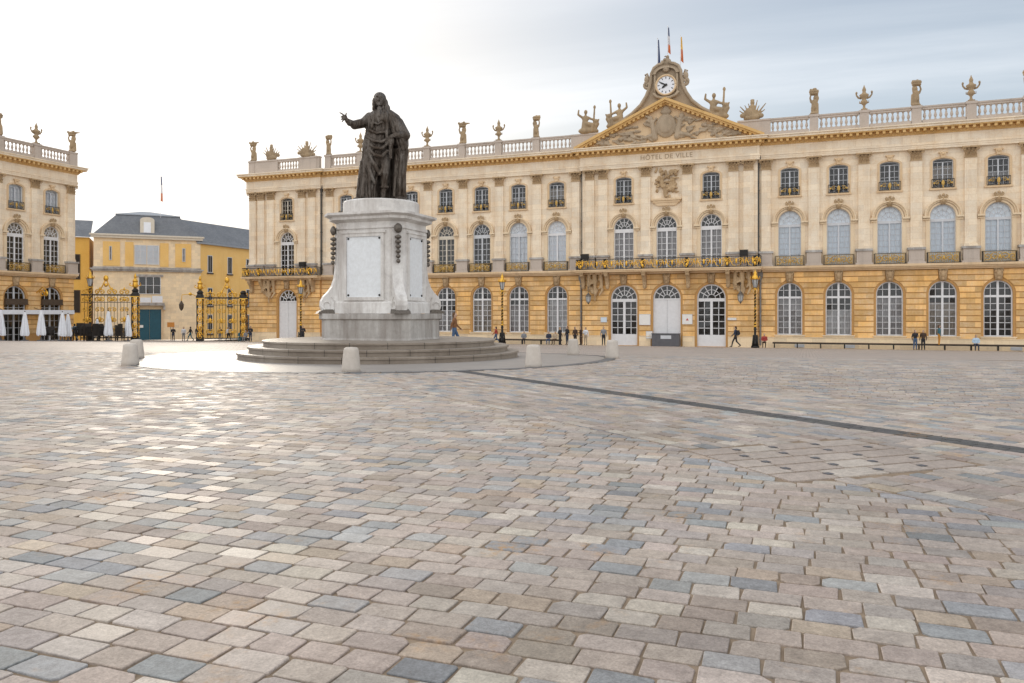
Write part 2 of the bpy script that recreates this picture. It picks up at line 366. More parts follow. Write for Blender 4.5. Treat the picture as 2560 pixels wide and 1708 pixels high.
M['ring'] = t.done(t.mix(1.0, (0.34,0.31,0.285), t.ramp(t.noise(1.2, 6, 0.65), 0.3, 0.7, (0.86,0.86,0.86,1), (1.08,1.08,1.08,1)), 'MULTIPLY'), t.math('ADD', 0.34, t.math('MULTIPLY', t.noise(2.5, 5), 0.2)), 0, 0.15)
M['darksett'] = stone('dark_sett', (0.17,0.17,0.175), (0.12,0.12,0.125), (0.08,0.08,0.08), 0.3, rough=0.5)
def solid(name, c, rough=0.8): return shared(('solid', name), lambda: plain(name, c, rough, 0, 0.15, 9))

# ------------------------------------------------------------------ ground
xs_ = [-2500,-900,-400,-200]+[-120+4*i for i in range(61)]+[200,400,900,2500]
ys_ = [-2500,-600,-150,-60,-30]+[-10+2*i for i in range(62)]+[150,250,600,1500,3500]
mb = MB()
mb.add([(x,y,G(x,y)-0.03) for y in ys_ for x in xs_], [(j*len(xs_)+i,j*len(xs_)+i+1,(j+1)*len(xs_)+i+1,(j+1)*len(xs_)+i) for j in range(len(ys_)-1) for i in range(len(xs_)-1)])
tag(mb.build('ground', M['square'], smooth=True), kind='structure')
MON = (0.0, 21.7)

# paved square near the camera: every stone is geometry
ZMAX = 27.0
def camZ(x, y): return -(x-CAM[0])*SN+y*CS
def camX(x, y): return (x-CAM[0])*CS+y*SN
bA, bB = Vector((4.617,16.866)), Vector((14.527,8.847))       # centre line of the dark diagonal band
be = (bB-bA).normalized(); bn = Vector((be.y,-be.x))
if bn.y > 0: bn = -bn                                          # towards the camera
def sdist(x, y): return (Vector((x,y))-bA).dot(bn)             # + on the camera's side
SW = 2.75
def clip(poly, n, c):                                          # keep n.p <= c
    out = []
    for i in range(len(poly)):
        a, b = poly[i], poly[(i+1)%len(poly)]; da = n[0]*a[0]+n[1]*a[1]-c; db = n[0]*b[0]+n[1]*b[1]-c
        if da <= 0: out.append(a)
        if (da < 0 < db) or (db < 0 < da):
            k = da/(da-db); out.append((a[0]+(b[0]-a[0])*k, a[1]+(b[1]-a[1])*k))
    return out
def area(p): return abs(sum(p[i][0]*p[(i+1)%len(p)][1]-p[(i+1)%len(p)][0]*p[i][1] for i in range(len(p))))/2
rng = random.Random(11)
def seen(x, y, m=0.6):
    z = camZ(x,y); return 1.7 < z < ZMAX and abs(camX(x,y)) < 0.668*z+m
RING = 7.35
stones = []
def add_stone(poly, dark=False):
    cx = sum(p[0] for p in poly)/len(poly); cy = sum(p[1] for p in poly)/len(poly)
    d = math.hypot(cx-MON[0], cy-MON[1])
    if d < RING: return
    if d < RING+0.4:
        n = ((MON[0]-cx)/d, (MON[1]-cy)/d); poly = clip(poly, n, n[0]*MON[0]+n[1]*MON[1]-RING)
    if len(poly) < 3 or area(poly) < 0.004: return
    stones.append((camZ(cx,cy), poly, dark))
row_h, joint = 0.153, 0.012
# rows parallel to the town hall
y = 1.0; r = 0
while y < 30:
    x = -22+rng.random()*0.3
    hrow = row_h*rng.uniform(0.96,1.05)
    while x < 34:
        w = rng.choice((0.20,0.23,0.25,0.27))*rng.uniform(0.95,1.05)
        cx, cy = x+w/2, y+hrow/2
        if seen(cx, cy):
            j = lambda: rng.uniform(-0.006,0.006)
            p = [(x+joint/2+j(),y+joint/2+j()),(x+w-joint/2+j(),y+joint/2+j()),(x+w-joint/2+j(),y+hrow-joint/2+j()),(x+joint/2+j(),y+hrow-joint/2+j())]
            s_ = sdist(cx,cy)
            if abs(s_) > SW-0.3:
                n = (-bn.x,-bn.y) if s_ > 0 else (bn.x,bn.y)
                off = bn.dot(bA)
                p = clip(p, n, (-(off+SW+0.01)) if s_ > 0 else (off-SW-0.01))
                if len(p) > 2: add_stone(p)
        x += w
    y += hrow; r += 1
# stones of the diagonal path, laid along it
k = -SW
while k < SW-0.01:
    hrow = min(0.17*rng.uniform(0.97,1.04), SW-k)
    isd = abs(k+hrow/2) < 0.19
    s_ = -24+rng.random()*0.3
    while s_ < 16:
        w = (0.16 if isd else rng.choice((0.25,0.28,0.31)))*rng.uniform(0.95,1.05)
        a = bA+be*s_+bn*k
        cx, cy = a+be*(w/2)+bn*(hrow/2)
        if seen(cx, cy):
            q = []
            for (u_, v_) in ((joint/2,joint/2),(w-joint/2,joint/2),(w-joint/2,hrow-joint/2),(joint/2,hrow-joint/2)):
                p_ = a+be*(u_+rng.uniform(-.005,.005))+bn*(v_+rng.uniform(-.005,.005)); q.append((p_.x,p_.y))
            add_stone(q, isd)
        s_ += w
    k += hrow
# opening left for the stone access cover in the path
CV = [Vector((11.56,7.60)), Vector((12.55,6.44)), Vector((13.93,7.92)), Vector((12.83,9.18))]
ccen = sum(CV, Vector((0,0)))/4
ce1 = (CV[1]-CV[0]).normalized(); ce2 = (CV[3]-CV[0]).normalized()
ce2 = (ce2-ce1*ce2.dot(ce1)).normalized()
CW, CL = 1.52, 2.0
def in_cover(p): 
    q = Vector(p)-ccen; return abs(q.dot(ce1)) < CW/2+0.01 and abs(q.dot(ce2)) < CL/2+0.01
st2 = []
for z_, p, dk in stones:
    c = (sum(a[0] for a in p)/len(p), sum(a[1] for a in p)/len(p))
    if abs((Vector(c)-ccen).dot(ce1)) < CW/2+0.25 and abs((Vector(c)-ccen).dot(ce2)) < CL/2+0.25:
        if in_cover(c): continue
        q = Vector(c)-ccen; a, b = q.dot(ce1), q.dot(ce2)
        if abs(a)-CW/2 > abs(b)-CL/2: n = ce1*(-1 if a > 0 else 1); lim = CW/2
        else: n = ce2*(-1 if b > 0 else 1); lim = CL/2
        p = clip(p, (n.x,n.y), n.dot(ccen)-lim-0.012)
        if len(p) < 3 or area(p) < 0.004: continue
    st2.append((z_, p, dk))
stones = sorted(st2, key=lambda s: s[0])
PAL = [((0.475,0.405,0.362),30), ((0.51,0.445,0.40),20), ((0.58,0.52,0.465),11), ((0.43,0.385,0.362),14), ((0.345,0.355,0.375),8), ((0.41,0.41,0.415),8), ((0.50,0.41,0.33),7), ((0.39,0.325,0.28),6), ((0.29,0.30,0.32),3)]
pal = [c for c, w in PAL for _ in range(w)]
def stone_geo(poly, dark):
    n = len(poly); cx = sum(p[0] for p in poly)/n; cy = sum(p[1] for p in poly)/n; gz = G(cx,cy)
    c = rng.choice(pal) if not dark else (0.115,0.115,0.118)
    f = rng.uniform(0.90,1.10); c = tuple(min(0.8,a*f*rng.uniform(0.98,1.02)) for a in c)
    rough = rng.random()**0.7 if not dark else 1.3
    tx, ty = rng.gauss(0,0.008), rng.gauss(0,0.008); lift = rng.uniform(-0.002,0.002)
    # knock a corner off some stones, round the others a little
    pts = []
    for i in range(n):
        a, b, d = Vector(poly[i-1]), Vector(poly[i]), Vector(poly[(i+1)%n])
        q = rng.uniform(0.002,0.009) if rng.random() > 0.11 else rng.uniform(0.02,0.04)
        pts.append(b+(a-b).normalized()*min(q,(a-b).length*0.4)); pts.append(b+(d-b).normalized()*min(q,(d-b).length*0.4))
    m = len(pts); vs_ = []; ctr = Vector((cx,cy))
    zt = lambda p: gz+lift+(p.x-cx)*tx+(p.y-cy)*ty
    for p in pts: vs_.append((p.x,p.y,gz-0.035))
    for p in pts: vs_.append((p.x,p.y,zt(p)-0.003))
    for p in pts:
        q = p+(ctr-p).normalized()*0.004; vs_.append((q.x,q.y,zt(q)))
    fs = [tuple(range(2*m,3*m))]
    for i in range(m):
        k2 = (i+1)%m; fs += [(i,k2,m+k2,m+i),(m+i,m+k2,2*m+k2,2*m+i)]
    return vs_, fs, c+(rough,)
def stone_mesh(items, name):
    V, F, C = [], [], []
    for vs_, fs, c in items:
        b = len(V); V += vs_; F += [tuple(i+b for i in q) for q in fs]; C += [c]*sum(len(q) for q in fs)
    me = bpy.data.meshes.new(name); me.from_pydata(V, [], F); me.materials.append(M['paver'])
    ca = me.color_attributes.new('tone', 'FLOAT_COLOR', 'CORNER'); ca.data.foreach_set('color', np.array(C, dtype=np.float32).ravel())
    me.update(); return me
# sandy bed that shows in the joints
mb = MB(); n = 24
ring_pts = []
zs = [1.2,3,6,10,14,18,20,22,24,26,27.2]
for z_ in zs:
    for i in range(n+1):
        X = (2*i/n-1)*(0.668*z_+0.7); wx = X*CS-z_*SN+CAM[0]; wy = X*SN+z_*CS; ring_pts.append((wx,wy,G(wx,wy)-0.009))
mb.add(ring_pts, [(j*(n+1)+i,j*(n+1)+i+1,(j+1)*(n+1)+i+1,(j+1)*(n+1)+i) for j in range(len(zs)-1) for i in range(n)])
bed = tag(mb.build('pavement', M['joint_sand']), kind='structure')
geos = [stone_geo(p, d) for z_, p, d in stones]
for g in geos[:300]: put('paving_stone', stone_mesh([g], 'paving_stone'), bed)
tag(put('paving_stones', stone_mesh(geos[300:], 'paving_stones'), bed), kind='stuff', label='many small worn paving stones in beige, cream and blue grey')

# access cover laid in the same stone: slabs between dark slots, with dark lifting sockets
cov = empty('access_cover', (ccen.x,ccen.y,0)); tag(cov, 'rectangular paved access cover with dark slots set in the diagonal path', 'cover')
def cpt(a, b, z): q = ce1*a+ce2*b; return (q.x,q.y,z)
mb = MB(); h1, h2 = CW/2, CL/2
mb.add([cpt(-h1,-h2,-0.012),cpt(h1,-h2,-0.012),cpt(h1,h2,-0.012),cpt(-h1,h2,-0.012)], [(0,1,2,3)])
mb.build('frame_bed', M['iron'], cov)
for i in range(5):
    a0 = -h1+i*CW/5; b = -h2; off = rng.uniform(0.3,0.5); first = True
    while b < h2-0.02:
        L = off if first else rng.uniform(0.42,0.55); first = False; b2 = min(h2, b+L)
        if h2-b2 < 0.15: b2 = h2
        ga, gb = 0.020, 0.010
        c = rng.choice(pal[:60]); P = [cpt(a0+ga,b+gb,0)[:2],cpt(a0+CW/5-ga,b+gb,0)[:2],cpt(a0+CW/5-ga,b2-gb,0)[:2],cpt(a0+ga,b2-gb,0)[:2]]
        vs_ = [(x,y,-0.012) for x,y in P]+[(x,y,0.002) for x,y in P]
        put('paving_slab', stone_mesh([(vs_, [(4,5,6,7),(0,1,5,4),(1,2,6,5),(2,3,7,6),(3,0,4,7)], c+(0.5,))], 'paving_slab'), cov)
        if b2 < h2-0.05:
            m2 = MB(); q = 0.032; m2.add([cpt(a0+CW/10-q,b2-q,0.003),cpt(a0+CW/10+q,b2-q,0.003),cpt(a0+CW/10+q,b2+q,0.003),cpt(a0+CW/10-q,b2+q,0.003),
                cpt(a0+CW/10-q,b2-q,0.008),cpt(a0+CW/10+q,b2-q,0.008),cpt(a0+CW/10+q,b2+q,0.008),cpt(a0+CW/10-q,b2+q,0.008)], [(4,5,6,7),(0,1,5,4),(1,2,6,5),(2,3,7,6),(3,0,4,7)])
            m2.build('lifting_socket', M['grey'], cov)
        b = b2
# pale ring of paving round the monument with its dark border
mb = MB(); seg = 96
def ringz(r, a): x, y = MON[0]+r*math.cos(a), MON[1]+r*math.sin(a); return (x,y,G(x,y)+0.0)
rs = [0,2,4,5,6,7.0]
mb.add([ringz(r,2*PI*k/seg) for r in rs for k in range(seg)], [(i*seg+k,i*seg+(k+1)%seg,(i+1)*seg+(k+1)%seg,(i+1)*seg+k) for i in range(len(rs)-1) for k in range(seg)])
ring = tag(mb.build('ring_pavement', M['ring'], smooth=True), kind='structure')
for k in range(132):
    a0, a1 = 2*PI*k/132, 2*PI*(k+0.93)/132
    pts = [ringz(7.03,a0),ringz(7.33,a0),ringz(7.33,a1),ringz(7.03,a1)]
    dz = rng.uniform(-0.003,0.004)
    m2 = MB(); m2.add([(x,y,z-0.03) for x,y,z in pts]+[(x,y,z+0.004+dz) for x,y,z in pts], [(4,5,6,7),(0,1,5,4),(1,2,6,5),(2,3,7,6),(3,0,4,7)])
    m2.build('border_stone', M['darksett'], ring)
mb = MB()
mb.add([ringz(r,2*PI*k/seg)[:2]+(ringz(r,2*PI*k/seg)[2]-0.012,) for r in (6.95,7.4) for k in range(seg)], [(k,(k+1)%seg,seg+(k+1)%seg,seg+k) for k in range(seg)])
mb.build('border_bed', M['joint_sand'], ring)

# ------------------------------------------------------------------ palace facades: shared pieces
def arc(cx, hw, spring, rise, n=14):
    return [(cx-hw*math.cos(PI*i/n), spring+rise*math.sin(PI*i/n)) for i in range(n+1)]
def arch_wall(mb, x0, x1, z0, z1, cx, hw, sill, spring, rise, y0, y1):
    q = lambda a,b,c,d: mb.add([(a,y0,c),(b,y0,c),(b,y0,d),(a,y0,d)], [(0,1,2,3)])
    q(x0,cx-hw,z0,z1); q(cx+hw,x1,z0,z1)
    if sill > z0: q(cx-hw,cx+hw,z0,sill)
    A = arc(cx,hw,spring,rise)
    for (a,za),(b,zb) in zip(A,A[1:]): mb.add([(a,y0,za),(b,y0,zb),(b,y0,z1),(a,y0,z1)], [(0,1,2,3)])
    P = [(cx-hw,sill)]+A+[(cx+hw,sill)]
    for (a,za),(b,zb) in zip(P,P[1:]+P[:1]): mb.add([(a,y0,za),(a,y1,za),(b,y1,zb),(b,y0,zb)], [(0,1,2,3)])
def arch_ring(mb, cx, spring, hi, ri, ho, ro, y0, y1, n=16):
    A, B = arc(cx,hi,spring,ri,n), arc(cx,ho,spring,ro,n)
    for i in range(n):
        mb.add([(A[i][0],y0,A[i][1]),(A[i+1][0],y0,A[i+1][1]),(B[i+1][0],y0,B[i+1][1]),(B[i][0],y0,B[i][1]),
                (A[i][0],y1,A[i][1]),(A[i+1][0],y1,A[i+1][1]),(B[i+1][0],y1,B[i+1][1]),(B[i][0],y1,B[i][1])],
               [(0,1,2,3),(0,1,5,4),(2,3,7,6)])
    for e in (A[0],B[0]),(A[-1],B[-1]):
        mb.add([(e[0][0],y0,e[0][1]),(e[1][0],y0,e[1][1]),(e[1][0],y1,e[1][1]),(e[0][0],y1,e[0][1])], [(0,1,2,3)])
# a window: frame mesh, list of panes (polygons in x,z), in its own coordinates (y=0 is the glass)
def win_geo(hw, sill, spring, rise, t0, t1, cols, rows, fan, fw=0.09, mw=0.035, mid=0.14, panel=None, solid_leaf=False):
    fr = MB(); panes = []
    d0, d1 = -0.07, 0.05
    fr.box(-hw,-hw+fw,d0,d1,sill,spring); fr.box(hw-fw,hw,d0,d1,sill,spring); fr.box(-hw+fw,hw-fw,d0,d1,sill,sill+fw)
    arch_ring(fr, 0, spring, hw-fw, rise-fw, hw, rise, d0, d1)
    fr.box(-hw+fw,hw-fw,d0-0.02,d1,t0,t1)
    ih, ir = hw-fw, rise-fw
    zb = sill+fw
    if panel: fr.box(-ih,ih,-0.05,0.04,zb,panel); zb = panel
    if solid_leaf:
        for sgn in (-1,1):
            a, b = (0.012,ih) if sgn > 0 else (-ih,-0.012)
            fr.box(a,b,-0.03,0.04,zb,t0)
            for k in range(3):
                p0 = zb+0.12+(t0-zb)*k/3; fr.box(a+0.14,b-0.14,-0.045,-0.03,p0+0.04,p0+(t0-zb)/3-0.2)
    else:
        if mid: fr.box(-mid/2,mid/2,d0-0.01,d1,zb,t0)
        edges = []
        for sgn in (-1,1):
            a, b = (mid/2,ih) if sgn > 0 else (-ih,-mid/2)
            for i in range(cols):
                xa, xb = a+(b-a)*i/cols, a+(b-a)*(i+1)/cols
                if i: fr.box(xa-mw/2,xa+mw/2,-0.03,0.03,zb,t0)
                for j in range(rows):
                    za, zc = zb+(t0-zb)*j/rows, zb+(t0-zb)*(j+1)/rows
                    if j and i == 0: fr.box(a,b,-0.03,0.03,za-mw/2,za+mw/2)
                    panes.append([(xa,za),(xb,za),(xb,zc),(xa,zc)])
    if fan == 'grid':
        if mid: fr.box(-mid/2,mid/2,d0-0.01,d1,t1,spring+ir)
        zt = lambda x: spring+ir*math.sqrt(max(0,1-(x/ih)**2))
        for sgn in (-1,1):
            a, b = (mid/2,ih) if sgn > 0 else (-ih,-mid/2)
            zm = t1+(spring+ir-t1)*0.5
            fr.box(a*0.97,b*0.97,-0.03,0.03,zm-mw/2,zm+mw/2)
            for i in range(cols):
                xa, xb = a+(b-a)*i/cols, a+(b-a)*(i+1)/cols
                if i: fr.box(xa-mw/2,xa+mw/2,-0.03,0.03,t1,zt(xa))
                for za, zc in ((t1,zm),(zm,99)):
                    top = [(x,min(zc,zt(x))) for x in [xb+(xa-xb)*k/4 for k in range(5)]]
                    top = [p for p in top if p[1] > za+0.01]
                    if len(top) > 1: panes.append([(top[-1][0],za),(top[0][0],za)]+top)
    elif fan == 'radial':
        z0 = t1; rz_ = spring+ir-z0; r0 = 0.30
        P = lambda a, k: (-ih*k*math.cos(a), z0+rz_*k*math.sin(a))
        N = 6
        for i in range(N):
            a0, a1 = PI*i/N, PI*(i+1)/N
            panes.append([P(a0+(a1-a0)*j/3,1.0) for j in range(4)]+[P(a1-(a1-a0)*j/3,r0) for j in range(4)])
            if i:
                p, q = P(a0,r0), P(a0,1.0); nx, nz = (q[1]-p[1]), -(q[0]-p[0]); L = math.hypot(nx,nz); nx, nz = nx/L*mw*0.6, nz/L*mw*0.6
                fr.prism([(p[0]-nx,p[1]-nz),(p[0]+nx,p[1]+nz),(q[0]+nx,q[1]+nz),(q[0]-nx,q[1]-nz)],-0.03,0.03)
            for kk in (r0, 0.66):
                for j in range(3):
                    b0, b1 = a0+(a1-a0)*j/3, a0+(a1-a0)*(j+1)/3
                    fr.prism([P(b0,kk-0.02),P(b1,kk-0.02),P(b1,kk+0.02),P(b0,kk+0.02)],-0.03,0.03)
        panes.append([P(PI*j/8,r0) for j in range(9)])
    elif fan == 'plain':
        panes.append([(-ih,t1),(ih,t1)]+[(x,z) for x,z in reversed(arc(0,ih,spring,ir,10))])
    return fr, panes
def curtain_geo(hw, z0, z1, arch=None, wav=0.02):
    mb = MB(); n = 24
    xs = [-hw+2*hw*i/n for i in range(n+1)]
    top = (lambda x: arch[0]+arch[1]*math.sqrt(max(0,1-(x/hw)**2))) if arch else (lambda x: z1)
    mb.add([(x,0.14+wav*math.sin(i*1.9),z0) for i,x in enumerate(xs)]+[(x,0.14+wav*math.sin(i*1.9),top(x)) for i,x in enumerate(xs)], [(i,i+1,n+2+i,n+1+i) for i in range(n)])
    return mb
KINDS = {
 'ground': dict(hw=1.08,sill=1.19,spring=4.88,rise=1.08,t0=4.52,t1=4.70,cols=2,rows=6,fan='grid',mid=0.17,fw=0.10,mw=0.045),
 'door':   dict(hw=1.33,sill=0.02,spring=4.60,rise=1.33,t0=4.28,t1=4.58,cols=2,rows=5,fan='radial',panel=1.12,mid=0.24,fw=0.13,mw=0.06),
 'gate':   dict(hw=1.33,sill=0.02,spring=4.60,rise=1.33,t0=4.46,t1=4.60,cols=2,rows=5,fan='radial',fw=0.13,mw=0.06,solid_leaf=True),
 'enddoor':dict(hw=1.27,sill=0.02,spring=4.60,rise=1.27,t0=4.46,t1=4.60,cols=2,rows=5,fan='radial',fw=0.10,mw=0.09,solid_leaf=True),
 'first':  dict(hw=0.98,sill=7.50,spring=11.55,rise=1.0,t0=11.06,t1=11.42,cols=2,rows=6,fan='radial',fw=0.08,mw=0.05,mid=0.15),
 'first_blind': dict(hw=0.98,sill=7.50,spring=11.55,rise=1.0,t0=11.06,t1=11.30,cols=2,rows=7,fan='radial',fw=0.07,mw=0.034,mid=0.13),
 'upper':  dict(hw=0.79,sill=14.00,spring=16.22,rise=0.26,t0=16.15,t1=16.19,cols=2,rows=4,fan='plain',fw=0.06,mw=0.035,mid=0.10),
 'shop':   dict(hw=1.2,sill=0.1,spring=4.75,rise=1.2,t0=4.40,t1=4.62,cols=2,rows=6,fan='grid',mid=0.17,fw=0.10,mw=0.045),
}
prng = random.Random(5)
def window(parent, kind, x, y, name='window', frame_mat='white', curtain=None, single=False, zc=None):
    kw = KINDS[kind]
    fr, panes = shared(('wg',kind), lambda: win_geo(**kw))
    w = put(name, shared(('wm',kind,frame_mat), lambda: fr.mesh('window_frame', M[frame_mat])), parent, (x,y,0))
    if single:
        for i, p in enumerate(panes):
            cx, cz = sum(a for a,b in p)/len(p), sum(b for a,b in p)/len(p)
            def mk():
                m = MB(); m.add([(a-cx,0.004,b-cz) for a,b in p], [tuple(range(len(p)))]); return m.mesh('pane', M['glass'])
            o = put('pane', shared(('pane',kind,i), mk), w, (cx,0,cz)); o.rotation_euler = (prng.gauss(0,0.006),0,prng.gauss(0,0.008))
    else:
        def mk():
            m = MB()
            for p in panes:
                a, b = prng.gauss(0,0.006), prng.gauss(0,0.008); cx, cz = sum(q for q,_ in p)/len(p), sum(q for _,q in p)/len(p)
                m.add([(u_,0.004+(u_-cx)*b+(v_-cz)*a,v_) for u_,v_ in p], [tuple(range(len(p)))])
            return m.mesh('panes', M['glass'])
        tag(put('panes', shared(('panes',kind), mk), w), kind='stuff')
    if curtain:
        def mk2():
            full = curtain in ('blind','whiteblind')
            return curtain_geo(kw['hw'], kw['sill'], zc or kw['t0'], (kw['spring'],kw['rise']) if full and not zc else None, 0.004 if full else 0.025).mesh('curtain', M[curtain])
        put('blind' if 'blind' in curtain else 'curtain', shared(('cur',kind,curtain,zc), mk2), w)
    return w
def capital_mesh():
    m = MB(); w0, w1 = 0.42, 0.56
    m.prism([(-w0,16.46),(w0,16.46),(w0,16.9),(w1-0.06,17.16),(-w1+0.06,17.16),(-w0,16.9)], -0.25, 0.05)
    m.box(-w0-0.05,w0+0.05,-0.31,0.05,16.38,16.46); m.prism([(-w1-0.07,17.20),(w1+0.07,17.20),(w1+0.10,17.335),(-w1-0.10,17.335)],-0.50,0.05)
    for (z0, z1, n, out, wd) in ((16.46,16.78,4,0.20,0.085),(16.66,17.02,3,0.27,0.10)):
        for i in range(n):
            cx = (i-(n-1)/2)*(0.235 if n == 4 else 0.29)
            m.add([(cx-wd,-0.26,z0),(cx+wd,-0.26,z0),(cx+wd*1.15,-0.27-out*0.35,z1-0.09),(cx,-0.27-out,z1-0.04),(cx-wd*1.15,-0.27-out*0.35,z1-0.09),(cx,-0.27-out*0.3,(z0+z1)/2),(cx,-0.27-out*0.95,z1-0.13)],
                  [(0,1,5),(1,2,5),(2,3,6,5),(3,4,5,6),(4,0,5)])
    for s_ in (-1,1):
        m.tube([(s_*(0.50+0.14*math.cos(a)*(1-a/9)), -0.42, 17.06+0.14*math.sin(a)*(1-a/9)) for a in [k*0.7 for k in range(10)]], 0.05, 5)
        m.tube([(s_*(0.14+0.09*math.cos(a)*(1-a/9)), -0.38, 17.08+0.09*math.sin(a)*(1-a/9)) for a in [k*0.7 for k in range(9)]], 0.035, 5)
    m.sphere((0,-0.50,17.27),(0.10,0.06,0.10),5,8)
    return m.mesh('capital', M['carved'])
def pilaster(parent, x, yo, w=0.92, ped=True, capped=True):
    def mk():
        m = MB(); h = w/2
        m.box(-h,h,-0.24,0.0,8.84,16.42); m.box(-h-0.06,h+0.06,-0.31,0.0,8.84,9.02); m.box(-h-0.03,h+0.03,-0.275,0,9.02,9.14)
        m.box(-h+0.16,h-0.16,-0.262,-0.24,9.5,16.1)
        return m.mesh('pilaster', M['upper'])
    p = put('pilaster', shared(('pil',w), mk), parent, (x,yo,0))
    if capped: put('capital', shared('cap', capital_mesh), p, (0,0,0))
    if ped:
        def mk3():
            m = MB(); h = w/2+0.2
            m.box(-h+0.06,h-0.06,-0.50,0.0,7.62,8.66); m.box(-h-0.06,h+0.06,-0.58,0.0,7.46,7.62); m.box(-h+0.2,h-0.2,-0.515,-0.5,7.78,8.52)
            return m.mesh('pedestal', M['balus'])
        def mk4():
            m = MB(); h = w/2+0.2
            m.box(-h-0.04,h+0.04,-0.60,0.0,8.66,8.85); return m.mesh('pedestal_cap', M['granite'])
        put('pedestal', shared(('ped',w), mk3), p); put('pedestal_cap', shared(('pedc',w), mk4), p)
    return p
def scroll_pts(cx, cz, r, y, a0, turns, sgn=1, n=18, grow=0.12):
    return [(cx+sgn*(r*(grow+(1-grow)*k/n))*math.cos(a0+turns*2*PI*k/n), y, cz+(r*(grow+(1-grow)*k/n))*math.sin(a0+turns*2*PI*k/n)) for k in range(n+1)]
def railing_panel(w, z0, z1, depth):
    """gilded wrought-iron guard between two pedestals"""
    m = MB(); h = w/2; y = -depth
    m.cm = 0
    for z in (z0+0.03,z1-0.03): m.box(-h,h,y-0.025,y+0.025,z-0.03,z+0.03)
    for s_ in (-1,1):
        m.box(s_*h-0.03,s_*h+0.03,y-0.03,y+0.03,z0,z1)
        m.box(s_*h-0.02,s_*h+0.02,y+0.02,0,z1-0.06,z1); m.box(s_*h-0.02,s_*h+0.02,y+0.02,0,z0,z0+0.06)
        for k in range(3): m.box(s_*h-0.012,s_*h+0.012,y+0.12+0.12*k,y+0.14+0.12*k,z0,z1)
    nb = int(w/0.14); m.cm = 1
    for k in range(1,nb): m.box(-h+w*k/nb-0.016,-h+w*k/nb+0.016,y-0.012,y+0.012,z0,z1)
    m.cm = 1
    cz = (z0+z1)/2; r = (z1-z0)*0.30; yy = y-0.035
    for s_ in (-1,1):
        for cx, a0 in ((0.32*h,0.4),(0.74*h,3.4)):
            m.tube([(s_*p[0],p[1],p[2]) for p in scroll_pts(cx,cz,r*1.15,yy,a0,1.3)], 0.042, 5)
        m.tube([(s_*0.05,yy,z0+0.1),(s_*0.2,yy,cz+0.1),(s_*0.05,yy,z1-0.08)], 0.028, 5)
        m.sphere((s_*h*0.53,yy,cz),(0.07,0.03,0.10),5,7)
    m.sphere((0,yy,cz),(0.12,0.05,0.19),6,8)
    m.box(-h,h,yy-0.01,yy+0.012,z1-0.075,z1-0.055)
    return m
def upper_guard():
    m = MB(); h = 0.86; y = -0.10
    m.cm = 0
    for z in (13.99,14.69): m.box(-h,h,y-0.02,y+0.02,z-0.025,z+0.025)
    for k in range(13): x = -h+2*h*k/12; m.box(x-0.014,x+0.014,y-0.014,y+0.014,13.99,14.69)
    m.cm = 1
    m.sphere((0,y-0.04,14.36),(0.13,0.05,0.26),6,8); m.sphere((0,y-0.05,14.02),(0.06,0.04,0.09),5,6)
    for s_ in (-1,1):
        m.tube([(s_*p[0],p[1],p[2]) for p in scroll_pts(0.42,14.40,0.2,y-0.03,0.5,1.3)], 0.028, 5)
        m.sphere((s_*0.68,y-0.03,14.36),(0.08,0.03,0.10),5,6)
    return m.mesh('window_guard', [M['iron'], M['dullgold']])
def keystone_ground():
    m = MB()
    m.prism([(-0.24,5.98),(0.24,5.98),(0.36,7.0),(-0.36,7.0)], -0.16, 0.08)
    m.sphere((0,-0.2,6.55),(0.20,0.16,0.30),7,9); m.sphere((0,-0.28,6.46),(0.06,0.08,0.10),5,6)
    for s_ in (-1,1):
        m.sphere((s_*0.2,-0.16,6.72),(0.12,0.10,0.16),5,7); m.tube([(s_*0.1,-0.2,6.9),(s_*0.3,-0.2,6.95),(s_*0.34,-0.17,6.75)],0.05,5)
    m.sphere((0,-0.17,6.16),(0.12,0.10,0.16),5,7)
    return m.mesh('keystone', M['carved'], True)
def archivolt(hw, spring, rise):
    m = MB()
    arch_ring(m,0,spring,hw+0.02,rise+0.02,hw+0.16,rise+0.16,-0.09,0.02); arch_ring(m,0,spring,hw+0.21,rise+0.21,hw+0.36,rise+0.36,-0.17,0.02); arch_ring(m,0,spring,hw+0.36,rise+0.36,hw+0.46,rise+0.46,-0.30,0.02)
    for s_ in (-1,1):
        a, b = sorted((s_*(hw+0.02), s_*(hw+0.60))); m.box(a,b,-0.30,0.02,spring-0.16,spring); m.box(min(a,b)+0.03,max(a,b)-0.03,-0.14,0.02,spring-0.34,spring-0.20)
        a, b = sorted((s_*(hw+0.02), s_*(hw+0.34))); m.box(a,b,-0.06,0.02,7.5,spring-0.34)
    return m.mesh('archivolt', M['arch'])
def arch_key(spring, rise):
    m = MB(); z = spring+rise
    m.prism([(-0.17,z-0.02),(0.17,z-0.02),(0.27,z+0.62),(-0.27,z+0.62)],-0.26,0.02)
    for s_ in (-1,1): m.tube(scroll_pts(s_*0.2,z+0.62,0.17,-0.24,0.3,1.2,s_), 0.055, 5)
    m.sphere((0,-0.27,z+0.3),(0.11,0.07,0.2),5,7); m.sphere((0,-0.24,z+0.78),(0.13,0.09,0.12),5,7)
    return m.mesh('keystone', M['carved'], True)
